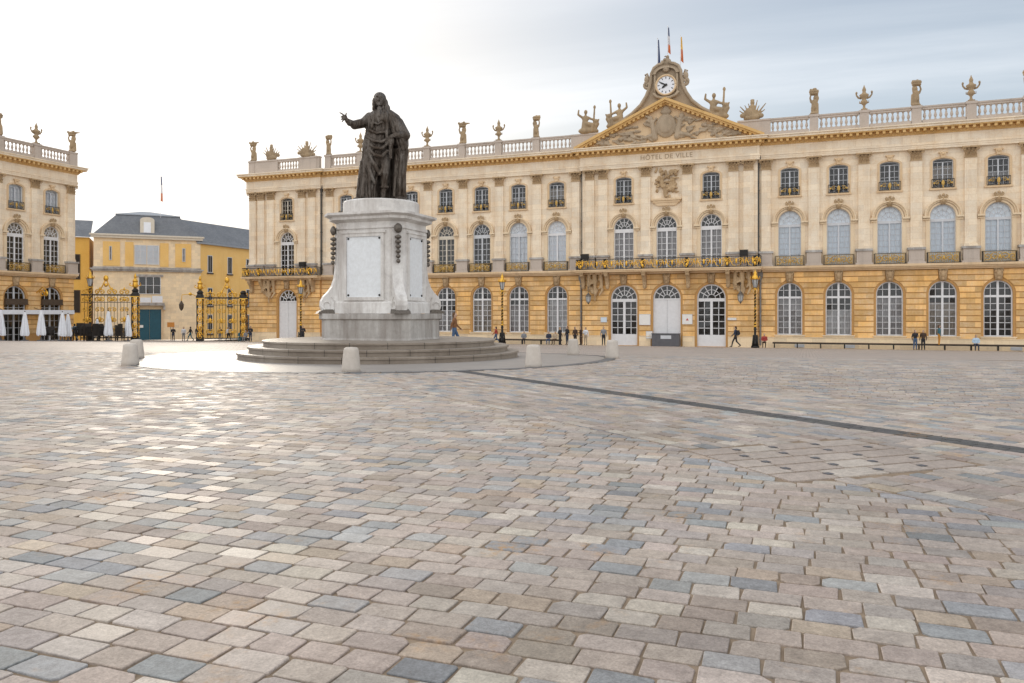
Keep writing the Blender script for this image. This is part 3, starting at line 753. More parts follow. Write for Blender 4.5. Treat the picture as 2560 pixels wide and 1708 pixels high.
def upper_surround():
    m = MB(); hw = 0.79
    for s_ in (-1,1):
        a, b = sorted((s_*(hw+0.0), s_*(hw+0.20))); m.box(a,b,-0.07,0.02,13.9,16.22)
    arch_ring(m,0,16.22,hw,0.26,hw+0.20,0.44,-0.07,0.02); m.box(-hw-0.26,hw+0.26,-0.14,0.02,13.78,13.92)
    m.prism([(-0.14,16.5),(0.14,16.5),(0.26,17.02),(-0.26,17.02)],-0.2,0.02); m.sphere((0,-0.2,16.86),(0.16,0.1,0.13),5,7)
    for s_ in (-1,1): m.sphere((s_*0.26,-0.14,16.98),(0.13,0.09,0.08),5,7)
    return m.mesh('window_surround', M['trim'])
def baluster_mesh():
    m = MB()
    m.lathe([(0.10,0.0),(0.10,0.09),(0.05,0.13),(0.115,0.30),(0.125,0.40),(0.085,0.56),(0.05,0.70),(0.075,0.76),(0.10,0.80),(0.10,0.90)], seg=8)
    return m.mesh('baluster', M['balus'], False)
COURSES = [(0.95+0.5*i, 0.95+0.5*(i+1)) for i in range(12)]
def courses(parent, x0, x1, lo, ro, yo):
    """rusticated courses of a pier between two openings; lo / ro = (hw, sill, spring, rise) of the opening on that side, or None for a straight end"""
    for za, zb in COURSES:
        za2, zb2 = za+0.04, zb-0.04
        def edge(o, z, side):
            if o is None: return 0.0
            cx, hw, sill, spring, rise = o; m_ = 0.20
            w, rr = hw+m_, rise+m_
            if z <= spring: k = w
            else:
                s_ = (z-spring)/rr
                k = w*math.sqrt(max(0,1-s_*s_)) if s_ < 1 else 0
            k = max(k, 0.36 if z > spring+rise*0.93 else 0.0)
            return cx+k if side < 0 else cx-k
        zz = [za2, (za2+zb2)/2, zb2]
        L = [(x0 if lo is None else edge(lo,z,-1), z) for z in zz]; Rr = [(x1 if ro is None else edge(ro,z,1), z) for z in zz]
        if Rr[0][0]-L[0][0] < 0.15: continue
        m = MB(); m.prism(L[:1]+Rr+[L[2],L[1]], -0.005+rng.uniform(-0.008,0.008), 0.075)
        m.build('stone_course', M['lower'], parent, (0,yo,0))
def entablature(mb, x0, x1, yo, ret0=True, ret1=True):
    for z0, z1, d in ((17.34,17.54,0.26),(17.54,17.70,0.29),(17.70,17.78,0.34),(17.78,18.62,0.25),(18.62,18.72,0.34),(18.72,18.80,0.42),(19.05,19.14,0.92),(19.14,19.34,0.97),(19.34,19.44,1.06)):
        mb.cm = 1 if z1 < 18.65 or z0 > 19.1 else 0  # shade under the corona put into the colour: soffit courses take the darker golden stone
        mb.box(x0-(d if ret0 else 0), x1+(d if ret1 else 0), yo-d, yo+0.4, z0, z1)
    mb.cm = 0
    mb.box(x0-(.44 if ret0 else 0), x1+(.44 if ret1 else 0), yo-0.44, yo+0.4, 18.80, 19.05)
def modillions(mb, x0, x1, yo):
    n = max(1,int((x1-x0)/0.52))
    for i in range(n):
        x = x0+(i+0.5)*(x1-x0)/n; mb.box(x-0.11,x+0.11,yo-0.85,yo-0.44,18.82,19.048)
def balustrade(parent, spans, solids, posts, yo):
    """spans of balusters, solid parapets and posts over the pilasters"""
    y = yo-0.30; owners = []
    for a, b in spans:
        m = MB()
        m.box(a,b,y-0.20,y+0.20,19.45,19.82); m.box(a,b,y-0.17,y+0.17,20.72,20.90); m.box(a,b,y-0.22,y+0.22,20.90,21.03)
        owners.append(m.build('balustrade', M['balus'], parent))
    for a, b in solids:
        m = MB(); m.box(a,b,y-0.22,y+0.22,19.45,20.88); m.box(a-0.03,b+0.03,y-0.28,y+0.28,20.88,21.04); m.build('parapet', M['balus'], parent)
    for x in posts:
        def mk():
            m2 = MB(); m2.box(-0.37,0.37,-0.27,0.27,19.46,20.86); m2.box(-0.43,0.43,-0.33,0.33,20.86,21.08); m2.box(-0.40,0.40,-0.30,0.30,19.46,19.62); return m2.mesh('post', M['balus'])
        put('post', shared('post', mk), parent, (x,y,0))
    bm_ = shared('balu', baluster_mesh)
    for (a, b), bal in zip(spans, owners):
        n = max(1,int(round((b-a)/0.40)))
        for i in range(n): put('baluster', bm_, bal, (a+(i+0.5)*(b-a)/n, y, 19.82))
def drainpipe(parent, x, y, z0=7.6, z1=17.7, mat='leadpipe'):
    m = MB(); m.tube([(0,0,z0),(0,0,z1-0.7)],0.085,8); m.prismz([(-0.22,-0.16),(0.22,-0.16),(0.22,0.12),(-0.22,0.12)],z1-0.35,z1); m.prismz([(-0.1,-0.1),(0.1,-0.1),(0.1,0.08),(-0.1,0.08)],z1-0.75,z1-0.35,[(-0.22,-0.16),(0.22,-0.16),(0.22,0.12),(-0.22,0.12)])
    for k in range(5): m.box(-0.11,0.11,-0.11,0.1,z0+0.5+k*(z1-z0-1.6)/4,z0+0.58+k*(z1-z0-1.6)/4)
    m.build('drainpipe', M[mat], parent, (x,y,0))

# ------------------------------------------------------------------ town hall
YF = 76.06
ZF = G(0, YF)-0.0
TH = empty('town_hall', (0,YF,ZF))
tag(TH, 'long cream and golden-lit stone town hall with clock gable and roof balustrade', 'town hall')
PV = 0.35     # projection of centre and end pavilion
wing = [11.15+4.14*k for k in range(7)]
wing_p = [9.1]+[13.22+4.14*k for k in range(6)]+[38.05]
XR = 38.75
GO = lambda x: (x,1.08,1.19,4.88,1.08)
DO = lambda x: (x,1.33,0.02,4.60,1.33)
EO = lambda x: (x,1.27,0.02,4.60,1.27)
core = MB(); up = MB()
def bay_core(x0, x1, o, yo): arch_wall(core, x0, x1, -0.5, 7.0, o[0], o[1], o[2], o[3], o[4], yo+0.07, yo+0.62)
def bay_up(x0, x1, x, yo, upper=True):
    arch_wall(up, x0, x1, 7.0, 13.3, x, 0.98, 7.46, 11.55, 1.0, yo, yo+0.5)
    if upper: arch_wall(up, x0, x1, 13.3, 17.4, x, 0.79, 14.0, 16.22, 0.26, yo, yo+0.5)
    else: up.box(x0,x1,yo,yo+0.5,13.3,17.4)
cb = [-4.18,0,4.18]
for i, x in enumerate(cb):
    x0 = -8.35 if i == 0 else (cb[i-1]+x)/2; x1 = 8.35 if i == 2 else (cb[i+1]+x)/2
    bay_core(x0,x1,DO(x),-PV); bay_up(x0,x1,x,-PV,i != 1)
for sgn in (-1,1):
    for i, xx in enumerate(wing):
        a = 8.35 if i == 0 else wing[i]-2.07; b = (39.25 if sgn < 0 else XR) if i == 6 else wing[i]+2.07
        x0, x1 = sorted((sgn*a,sgn*b)); bay_core(x0,x1,GO(sgn*xx),0); bay_up(x0,x1,sgn*xx,0)
PX = -43.7
bay_core(-49.04,-39.25,EO(PX),-PV); bay_up(-49.04,-39.25,PX,-PV)
# returns of the projections, end walls, back and roof of the block
for x in (-8.35,8.35,-39.25): core.box(x-0.02,x+0.02,-PV+0.08,0.3,-0.5,7.0); up.box(x-0.02,x+0.02,-PV+0.01,0.3,7.0,17.4)
core.box(-49.03,-48.5,-PV+0.09,18,-0.5,7.0); up.box(-49.03,-48.5,-PV+0.02,18,7.0,17.4)
core.box(XR-0.5,XR-0.01,0.1,18,-0.5,7.0); up.box(XR-0.5,XR-0.01,0.02,18,7.0,17.4)
up.box(-49.03,XR,17.5,18,-0.5,19.4); up.box(-49.0,XR-0.02,-0.1,17.6,19.15,19.42)
core.build('lower_wall', M['joint'], TH); up.build('upper_wall', M['upper'], TH)
m = MB(); m.box(-48.4,XR-0.6,1.5,1.6,-0.4,17.2); m.box(-48.4,XR-0.6,0.55,1.5,6.9,7.1); m.box(-48.4,XR-0.6,0.55,1.5,13.35,13.5); m.build('dark_backing', M['dark'], TH)  # dark sheet behind the windows; the rooms' shade is put into its colour
# plinth
m = MB()
def plinth(a, b, yo): m.box(a,b,yo-0.05,yo+0.09,-0.5,0.92); m.box(a,b,yo-0.09,yo+0.09,0.92,0.98)
openings = [(PX,1.47)]+[(x,0) for x in sorted([-w for w in wing]+wing)]
xa = [-48.99, PX-1.47, PX+1.47, -39.2]
plinth(xa[0],xa[1],-PV); plinth(xa[2],xa[3],-PV); plinth(-39.2,-8.4,0); plinth(8.4,XR-0.02,0)
for a, b in ((-8.3,-5.71),(-2.65,-1.53),(1.53,2.65),(5.71,8.3)): plinth(a,b,-PV)
m.build('plinth', M['palestone'], TH)
# rusticated courses
ops = [EO(PX)]+[GO(-w) for w in reversed(wing)]
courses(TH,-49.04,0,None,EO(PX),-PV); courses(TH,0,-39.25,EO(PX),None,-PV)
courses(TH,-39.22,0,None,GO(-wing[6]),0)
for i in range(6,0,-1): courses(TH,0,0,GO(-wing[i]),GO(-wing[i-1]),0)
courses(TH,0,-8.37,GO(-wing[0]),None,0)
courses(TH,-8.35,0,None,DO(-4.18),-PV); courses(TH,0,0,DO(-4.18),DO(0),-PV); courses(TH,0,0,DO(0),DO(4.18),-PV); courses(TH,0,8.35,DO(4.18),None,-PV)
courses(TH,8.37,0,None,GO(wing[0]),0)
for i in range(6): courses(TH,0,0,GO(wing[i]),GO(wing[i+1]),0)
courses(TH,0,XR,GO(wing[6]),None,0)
# stone panel under each ground window
for sgn in (-1,1):
    for xx in wing:
        def mk():
            m = MB(); m.box(-1.28,1.28,-0.02,0.09,0.99,1.17); m.box(-1.34,1.34,-0.12,0.3,1.10,1.19); return m.mesh('sill', M['palestone'])
        put('sill', shared('gsill', mk), TH, (sgn*xx,0,0))
# windows
first_kind = {11.15:'blind',15.29:'blind',19.43:'blind',23.57:'blind',27.71:'blind'}
for sgn in (1,-1):
    for i, xx in enumerate(wing):
        x = sgn*xx; vis = sgn > 0 and i < 5
        window(TH,'ground',x,0.36,single=vis,curtain=None if (sgn > 0 and i >= 4) else ('curtain','netlight','curtain','netwarm')[(i+(0 if sgn > 0 else 1))%4],zc=(None,4.1,None,3.4)[(i*3+(0 if sgn > 0 else 2))%4])
        if sgn > 0: window(TH,'first_blind',x,0.26,frame_mat='greypaint',curtain='blind')
        elif i == 0: window(TH,'first_blind',x,0.26,frame_mat='white',curtain='whiteblind')
        elif i in (1,2): window(TH,'first',x,0.26,frame_mat='greypaint',curtain='whiteblind' if i == 1 else None)
        else: window(TH,'first',x,0.26,frame_mat='cream')
        window(TH,'upper',x,0.22,frame_mat='greypaint',curtain=(None,'netwarm',None,'curtain','netlight')[(i*2+(0 if sgn > 0 else 1))%5],zc=(15.9,15.2,14.9)[i%3])
        put('keystone', shared('kg', keystone_ground), TH, (x,0,0)); put('archivolt', shared('av', lambda: archivolt(0.98,11.55,1.0)), TH, (x,0,0)); put('keystone', shared('ak', lambda: arch_key(11.55,1.0)), TH, (x,0,0))
        put('window_surround', shared('us', upper_surround), TH, (x,0,0)); put('window_guard', shared('ug', upper_guard), TH, (x,0,0))
        put('balcony_railing', shared('rp', lambda: railing_panel(2.45,7.47,8.40,0.52).mesh('balcony_railing',[M['iron'],M['dullgold']])), TH, (x,0,0))
for i, x in enumerate(cb):
    if i == 1: window(TH,'gate',x,0.36-PV,name='entrance_door')
    else: window(TH,'door',x,0.36-PV,name='entrance_door',single=True)
    window(TH,'first',x,0.26-PV,frame_mat='white',curtain='curtain')
    put('keystone', shared('kg', keystone_ground), TH, (x,-PV,0)); put('archivolt', shared('av', None), TH, (x,-PV,0)); put('keystone', shared('ak', None), TH, (x,-PV,0))
    if i != 1:
        window(TH,'upper',x,0.22-PV,frame_mat='greypaint'); put('window_surround', shared('us', None), TH, (x,-PV,0)); put('window_guard', shared('ug', None), TH, (x,-PV,0))
window(TH,'enddoor',PX,0.36-PV,name='door'); window(TH,'first',PX,0.26-PV,frame_mat='white'); window(TH,'upper',PX,0.22-PV,frame_mat='cream')
for k_ in ('kg','av','ak','us','ug'): put({'kg':'keystone','av':'archivolt','ak':'keystone','us':'window_surround','ug':'window_guard'}[k_], CACHE[k_], TH, (PX,-PV,0))
# pilasters
for sgn in (-1,1):
    for i, x in enumerate(wing_p):
        pilaster(TH, sgn*x, 0, 0.92 if i else 0.8)
    for x in (1.98,6.22,7.58): pilaster(TH, sgn*x, -PV, 0.92)
for x in (-40.2,-41.55,-45.85,-47.2,-48.4): pilaster(TH, x, -PV, 0.92)
# string course with ledge
for a, b, yo in ((-39.2,-8.75,0),(8.75,XR,0)):
    m = MB(); m.box(a,b,yo-0.30,yo+0.1,6.98,7.12); m.box(a,b,yo-0.50,yo+0.1,7.12,7.26); m.box(a,b,yo-0.64,yo+0.3,7.26,7.46); m.build('string_course', M['trim'], TH)
# entablature, modillions, balustrade
m = MB(); md = MB()
entablature(m,-39.3,-8.3,0,False,False); entablature(m,8.3,XR,0,False,True); entablature(m,-8.30,8.30,-PV); entablature(m,-49.0,-39.3,-PV)
m.build('entablature', [M['cornice'],M['upper']], TH)
modillions(md,-39.2,-8.6,0); modillions(md,8.6,XR,0); modillions(md,-8.9,8.9,-PV); modillions(md,-49.6,-39.2,-PV)
tag(md.build('modillions', M['cornice'], TH), kind='stuff', label='row of small blocks under the roof cornice')
sp = []; 
for sgn in (-1,1):
    for a, b in zip(wing_p,wing_p[1:]):
        lo = 9.5 if a == 9.1 else a+0.42
        sp.append(tuple(sorted((sgn*lo,sgn*(b-0.42)))))
balustrade(TH, sp+[(-44.9,-41.9)], [(6.6,9.5),(-9.5,-6.6),(-49.0,-44.9),(-41.9,-39.2)], [s*x for s in (-1,1) for x in wing_p[1:]]+[-48.5,-39.9], 0)
for x, yo in ((-8.42,0),(8.42,0)): drainpipe(TH, x, -0.16)
drainpipe(TH, -39.15, -0.16)
for x in (-8.55,8.6): drainpipe(TH, x, -0.14, 0.2, 6.95, 'pipe')
# text on the frieze
tcv = bpy.data.curves.new('lettering', 'FONT'); tcv.body = 'HÔTEL DE VILLE'; tcv.size = 0.62; tcv.extrude = 0.012; tcv.align_x = 'CENTER'; tcv.space_character = 1.12
to = bpy.data.objects.new('tmp', tcv); col.objects.link(to); dg = bpy.context.evaluated_depsgraph_get(); dg.update()
tme = bpy.data.meshes.new_from_object(to.evaluated_get(dg)); bpy.data.objects.remove(to)
tme.materials.clear(); tme.materials.append(M['letter'])
o = put('lettering', tme, TH, (0,-PV-0.262,18.0)); o.rotation_euler = (PI/2,0,0); o['label'] = 'carved letters reading HÔTEL DE VILLE'

# pediment
m = MB(); AP = 23.62; EX = 8.75
m.prism([(-8.3,19.44),(8.3,19.44),(0,23.35)], -PV-0.30, 0.6)
ped = m.build('pediment', M['trim'], TH)
m = MB()
for s_ in (-1,1):
    for d, t0, t1 in ((1.0,-0.16,0.10),(0.85,-0.34,-0.16),(0.55,-0.50,-0.34)):
        P = [(s_*(EX+0.25),19.50+t0),(0,AP+t0),(0,AP+t1),(s_*(EX+0.25),19.50+t1)]
        m.prism(P if s_ > 0 else P[::-1], -PV-d-(0.002 if s_ > 0 else 0), 0.5)
m.build('raking_cornice', M['cornice'], ped)
m = MB()
for s_ in (-1,1):
    for k in range(19):
        x = s_*(0.45+k*0.43); z = AP-(AP-19.5)*abs(x)/(EX+0.25)-0.36
        m.box(x-0.12,x+0.12,-PV-0.80,-PV-0.5,z-0.18,z+0.10)
tag(m.build('raking_modillions', M['cornice'], ped), kind='stuff')
# carved coat of arms with supporters in the pediment
rr = random.Random(3); pr = []
Y0 = -PV-0.34
pr += [('e',(0,Y0,21.1),(1.0,0.34,1.15)),('e',(0,Y0-0.30,21.15),(0.66,0.14,0.80)),('e',(0,Y0-0.05,22.45),(0.55,0.22,0.28)),('e',(0,Y0-0.05,22.75),(0.35,0.18,0.2))]
for s_ in (-1,1):
    pr += [('c',(s_*1.05,Y0,20.0),(s_*1.35,Y0-0.1,21.6),0.30,0.22),('e',(s_*1.5,Y0-0.1,21.9),(0.26,0.2,0.3)),('c',(s_*1.4,Y0-0.05,21.3),(s_*0.9,Y0-0.15,21.9),0.16,0.1),('c',(s_*1.2,Y0,20.3),(s_*2.3,Y0-0.1,20.0),0.26,0.16)]
    for k in range(46):
        x = rr.uniform(1.2,6.6); zt_ = 19.5+(1-x/8.3)*3.6; z = rr.uniform(19.62,max(19.75,zt_-0.25)); L = rr.uniform(0.3,0.8); a = rr.uniform(-0.7,0.9)
        pr.append(('c',(s_*x,Y0+0.02,z),(s_*(x+L*math.cos(a)),Y0-rr.uniform(0.05,0.3),min(z+L*math.sin(a)*0.6,19.5+(1-(x+L)/8.3)*3.5)),rr.uniform(0.10,0.19),rr.uniform(0.05,0.12)))
put('coat_of_arms', blob(pr,0.05,[M['weathered']],smooth=2,name='coat_of_arms'), ped)
# relief panel over the middle window
pr = []; Y0 = -PV-0.06
for k in range(46):
    x, z = rr.uniform(-1.1,1.1), rr.uniform(14.35,16.9); a = rr.uniform(0,6.28); L = rr.uniform(0.2,0.6)
    pr.append(('c',(x,Y0,z),(max(-1.2,min(1.2,x+L*math.cos(a))),Y0-rr.uniform(0.05,0.28),z+L*math.sin(a)*0.7),rr.uniform(0.09,0.17),rr.uniform(0.06,0.12)))
for x, z in ((-0.45,16.2),(0.5,15.9),(-0.1,15.3)): pr += [('e',(x,Y0-0.25,z),(0.15,0.15,0.19)),('c',(x,Y0-0.1,z-0.25),(x*0.8,Y0-0.15,z-0.9),0.22,0.16)]
rel = put('relief_panel', blob(pr,0.045,[M['carved']],smooth=2,name='relief_panel'), TH)
m = MB(); m.box(-1.45,1.45,-PV-0.35,-PV+0.02,14.0,14.18); m.box(-1.3,1.3,-PV-0.26,-PV+0.02,13.8,14.0); m.prism([(-1.2,13.8),(1.2,13.8),(0.85,13.5),(-0.85,13.5)],-PV-0.2,-PV+0.02); m.build('relief_shelf', M['trim'], rel)
# clock gable
half = [(4.9,21.35),(4.3,21.95),(3.3,22.55),(2.45,23.3),(1.9,24.15),(1.6,24.9),(1.45,25.7),(1.40,26.25),(1.15,26.75),(0.75,27.0),(0.42,27.08),(0.30,27.35)]
m = MB(); poly = half+[(-x,z) for x,z in reversed(half)]
m.prism([(x,z) for x,z in poly], -PV-0.12, 0.75)
gab = m.build('clock_gable', M['weathered'], TH)
m = MB()
pts = [(x,-PV-0.36,z) for x,z in half]
m.tube(pts,0.16,6); m.tube([(-x,y,z) for x,y,z in pts],0.16,6)
m.box(-1.15,-0.98,-PV-0.42,-PV-0.3,24.1,26.2); m.box(0.98,1.15,-PV-0.42,-PV-0.3,24.1,26.2)
arch_ring(m,0,26.1,0.95,0.55,1.3,0.85,-PV-0.5,-PV-0.3)
for s_ in (-1,1):
    m.tube(scroll_pts(s_*1.75,25.15,0.38,-PV-0.3,-1.2,1.4,s_),0.15,6); m.sphere((s_*1.85,-PV-0.25,25.75),(0.26,0.22,0.42)); m.tube([(s_*1.65,-PV-0.3,25.9),(s_*1.8,-PV-0.3,26.3),(s_*2.05,-PV-0.3,26.15)],0.09,5)
    m.tube([(s_*1.2,-PV-0.4,24.3),(s_*0.9,-PV-0.42,23.95),(s_*0.4,-PV-0.44,23.78),(0,-PV-0.45,23.75)],0.14,6)
m.sphere((0,-PV-0.3,26.55),(0.35,0.22,0.3)); m.sphere((0,0,27.45),(0.34,0.28,0.38)); m.sphere((0.05,-0.05,27.85),(0.16,0.15,0.22)); m.sphere((-0.2,-0.1,27.6),(0.2,0.2,0.2)); m.tube([(0,0,27.8),(-0.15,0,28.02),(-0.28,0,27.95)],0.09,5,0.04)
m.build('gable_ornament', M['weathered'], gab, smooth=True)
m = MB(); m.lathe([(0.86,0),(0.86,0.05)],seg=40); clk = m.build('clock', M['clockface'], TH, (0,-PV-0.36,25.0)); clk.rotation_euler = (PI/2,0,0)
m = MB(); n = 40
m.tube([(0.93*math.cos(2*PI*k/n),0.93*math.sin(2*PI*k/n),0.04) for k in range(n+1)],0.11,6); m.build('rim', M['trim'], clk, smooth=True)
for k in range(12):
    m = MB(); a = 2*PI*k/12; c_, s_ = math.cos(a), math.sin(a); r0, r1, w = 0.60, 0.78, 0.04
    m.add([(r0*s_-w*c_,r0*c_+w*s_,0.06),(r1*s_-w*c_,r1*c_+w*s_,0.06),(r1*s_+w*c_,r1*c_-w*s_,0.06),(r0*s_+w*c_,r0*c_-w*s_,0.06)],[(0,1,2,3)]); m.build('hour_mark', M['iron'], clk)
def hand(ang, L, w):
    m = MB(); c_, s_ = math.cos(ang), math.sin(ang)
    P = [(-w,-0.14),(w,-0.14),(w*1.5,L*0.6),(0,L),(-w*1.5,L*0.6)]
    vv = [(x*c_+y*s_,-x*s_+y*c_) for x,y in P]
    m.add([(x,y,0.075) for x,y in vv]+[(x,y,0.10) for x,y in vv],[(5,6,7,8,9)]+[(i,(i+1)%5,(i+1)%5+5,i+5) for i in range(5)]); m.build('clock_hand', M['iron'], clk)
hand(R(297),0.72,0.05); hand(R(234),0.50,0.07)
m = MB(); m.lathe([(0.12,0.07),(0.12,0.12)],seg=12); m.build('hand_boss', M['iron'], clk)

# balconies
def balcony(x0, x1, yo, dep, consoles, heavy):
    m = MB(); yf = yo-dep
    m.box(x0,x1,yf,yo+0.1,7.16,7.30); m.box(x0-0.06,x1+0.06,yf-0.06,yo+0.1,7.30,7.42)
    m.box(x0+0.1,x1-0.1,yo-0.5,yo+0.1,6.98,7.16)
    b = m.build('balcony', M['trim'], TH)
    m = MB(); m.cm = 0
    z0, z1 = 7.42, 8.44
    for z in (z0+0.04,z1-0.03): m.box(x0+0.05,x1-0.05,yf+0.03,yf+0.08,z-0.03,z+0.03)
    nb = int((x1-x0)/0.16)
    for k in range(nb+1):
        x = x0+0.06+(x1-x0-0.12)*k/nb; m.box(x-0.012,x+0.012,yf+0.045,yf+0.07,z0,z1)
    for x in (x0+0.06,x1-0.06):
        for z in (z0+0.04,z1-0.03): m.box(x-0.025,x+0.025,yf+0.08,yo,z-0.03,z+0.03)
        for k in range(8): y = yf+0.15+(dep-0.2)*k/8; m.box(x-0.012,x+0.012,y-0.012,y+0.012,z0,z1)
    m.cm = 1
    cz = (z0+z1)/2; yy = yf+0.02; n = int(round((x1-x0)/1.45))
    for i in range(n):
        cx = x0+(i+0.5)*(x1-x0)/n
        m.sphere((cx,yy,cz+0.05),(0.10,0.05,0.26),6,8)
        for s_ in (-1,1):
            m.tube([(cx+s_*p[0],p[1],p[2]) for p in scroll_pts(0.36,cz+0.08,0.26,yy,0.5,1.35)],0.032,5)
            m.tube([(cx+s_*0.1,yy,z0+0.1),(cx+s_*0.35,yy,z0+0.22),(cx+s_*0.62,yy,z1-0.14)],0.032,5)
            m.sphere((cx+s_*0.64,yy,cz),(0.05,0.03,0.22),5,6)
    for a in consoles:
        m.cm = 0; m.box(a-0.16,a+0.16,yf+0.03,yf+0.09,z0,z1); m.cm = 1
        for s_ in (-1,1): m.tube([(a+s_*p[0],p[1],p[2]) for p in scroll_pts(0.1,cz+0.2,0.2,yy-0.02,0.2,1.2)],0.04,5)
        m.sphere((a,yy-0.03,cz-0.2),(0.11,0.06,0.17),5,7)
    m.build('balcony_railing', [M['iron'],M['gold']], b)
    for a in consoles:
        def mk():
            m = MB(); m.prismx([(0.02,5.6),(0.02,7.16),(-dep+0.15,7.16),(-dep+0.2,6.8),(-0.75,6.62),(-0.42,6.2),(-0.3,5.75)],-0.17,0.17)
            m.sphere((0,-dep+0.32,6.9),(0.2,0.2,0.2)); m.sphere((0,-0.3,5.75),(0.18,0.2,0.24)); m.box(-0.21,0.21,-dep+0.1,0,7.02,7.158); return m.mesh('console', M['carved'])
        put('console', shared(('console',dep), mk), b, (a,yo,0))
    for a in heavy:
        def mk():
            q = random.Random(9); P = []
            for k in range(16):
                x, z = q.uniform(-0.75,0.75), q.uniform(5.3,7.0); P.append(('c',(x,-0.2,z),(x*0.7,-q.uniform(0.3,0.7),z-q.uniform(0.2,0.6)),q.uniform(0.12,0.2),0.08))
            P += [('c',(0,-0.4,6.9),(0,-0.3,4.4),0.24,0.07),('c',(-0.6,-0.3,7.0),(-0.7,-0.25,5.4),0.24,0.1),('c',(0.6,-0.3,7.0),(0.7,-0.25,5.4),0.24,0.1)]
            return blob(P,0.06,[M['carved']],smooth=1,name='trophy_console')
        put('trophy_console', shared('trophyc', mk), b, (a,yo,0))
    return b
balcony(-8.75,8.75,-PV,1.25,(-2.08,2.08,-5.75,5.75,-8.2,8.2),(-7.0,7.0))
balcony(-49.3,-38.9,-PV,1.05,(-46.9,-48.5,-40.0),(-41.2,-46.0))
# wall lanterns hanging from the consoles
def wall_lantern(x, label):
    e = empty('wall_lantern', (x,YF-PV-0.75,ZF+4.2)); tag(e, label, 'lantern', 'lanterns under the balconies')
    m = MB(); m.lathe([(0.10,0.0),(0.20,0.12),(0.27,0.60)],seg=8); m.build('lantern_glass', M['lampglass'], e)
    m = MB(); m.lathe([(0.30,0.60),(0.24,0.74),(0.12,0.86),(0.05,1.0)],seg=8); m.lathe([(0.03,-0.16),(0.09,-0.06),(0.11,0.0)],seg=8)
    for k in range(8): a = 2*PI*k/8; m.tube([(0.10*math.cos(a),0.10*math.sin(a),0),(0.205*math.cos(a),0.205*math.sin(a),0.12),(0.275*math.cos(a),0.275*math.sin(a),0.6)],0.016,4)
    m.tube([(0,0,0.98),(0,0,1.5),(0,0.3,1.9),(0,0.6,2.0)],0.03,5); m.build('lantern_frame', M['bronzegrey'], e)
def floodlight(x, label):
    e = empty('floodlight', (x,YF-PV-0.75,ZF+7.42)); tag(e, label, 'floodlight', 'floodlights on the balconies')
    m = MB(); m.prismx([(-0.22,1.05),(0.22,1.15),(0.22,1.62),(-0.26,1.55)],-0.36,0.36); m.build('lamp_housing', M['iron'], e)
    m = MB(); m.tube([(-0.3,0,0.0),(-0.3,0,1.3)],0.03,5); m.build('bracket', M['iron'], e); m = MB(); m.tube([(0.3,0,0.0),(0.3,0,1.3)],0.03,5); m.build('bracket', M['iron'], e)
floodlight(-7.9,'black floodlight at the left end of the middle balcony'); floodlight(7.2,'black floodlight at the right end of the middle balcony'); floodlight(-41.0,'black floodlight on the balcony above the white end door')
wall_lantern(-7.55,'glass lantern under the balcony, left of the town hall doors'); wall_lantern(6.9,'glass lantern under the balcony, right of the town hall doors')

# ------------------------------------------------------------------ roof sculpture
def urn_mesh():
    m = MB()
    m.box(-0.26,0.26,-0.26,0.26,0,0.12)
    m.lathe([(0.20,0.12),(0.12,0.22),(0.09,0.42),(0.16,0.52),(0.27,0.66),(0.30,0.80),(0.22,0.90),(0.17,0.98),(0.30,1.16),(0.40,1.34),(0.36,1.42),(0.20,1.50),(0.13,1.66),(0.17,1.80),(0.13,1.94),(0.06,2.10),(0.02,2.25)],seg=14,fold=0.05,nf=7)
    for s_ in (-1,1):
        m.tube([(s_*0.22,0,1.08),(s_*0.46,0,1.16),(s_*0.60,0,1.36),(s_*0.66,0,1.56),(s_*0.60,0,1.64)],0.09,6,0.05); m.sphere((s_*0.62,0,1.60),(0.09,0.09,0.12),5,6)
        m.tube([(s_*0.15,0,0.62),(s_*0.38,0,0.70),(s_*0.36,0,0.84)],0.06,5,0.04)
    return m.mesh('urn', M['sculpt'], True)
def putto_mesh(v):
    q = random.Random(40+v); s_ = -1 if v%2 else 1
    P = [('e',(0,0,0.10),(0.36,0.34,0.14)),
      ('c',(-0.14,0,0.15),(-0.12,-0.05,0.62),0.12,0.15),('c',(0.16,0,0.15),(0.10,0.05,0.62),0.12,0.15),
      ('c',(0,0,0.62),(s_*0.05,0,1.15),0.24,0.25),('e',(s_*0.10,-0.04,1.50),(0.17,0.18,0.20)),
      ('c',(-0.24,0,1.15),(-0.34,-0.05,1.50),0.10,0.08),('c',(-0.34,-0.05,1.50),(-0.26,0,1.82),0.08,0.07),
      ('c',(0.24,0,1.15),(0.36,-0.05,1.45),0.10,0.08),('c',(0.36,-0.05,1.45),(0.28,0,1.82),0.08,0.07),
      ('c',(s_*0.3,0.1,0.2),(s_*0.34,0.08,1.0),0.14,0.08),
      ('e',(0,0,1.88),(0.40,0.36,0.14)),('e',(0,0,2.06),(0.44,0.40,0.18)),('c',(-0.30,0,2.16),(0.32,0,2.16),0.11,0.11)]
    for k in range(7): P.append(('e',(q.uniform(-0.36,0.36),q.uniform(-0.3,0.3),q.uniform(2.02,2.26)),(0.13,0.13,0.11)))
    if v >= 2: P.append(('c',(0.2*s_,0,2.14),(0.78*s_,0,2.18),0.13,0.06))
    return blob(P,0.05,[M['sculpt']],smooth=1,name='putto')
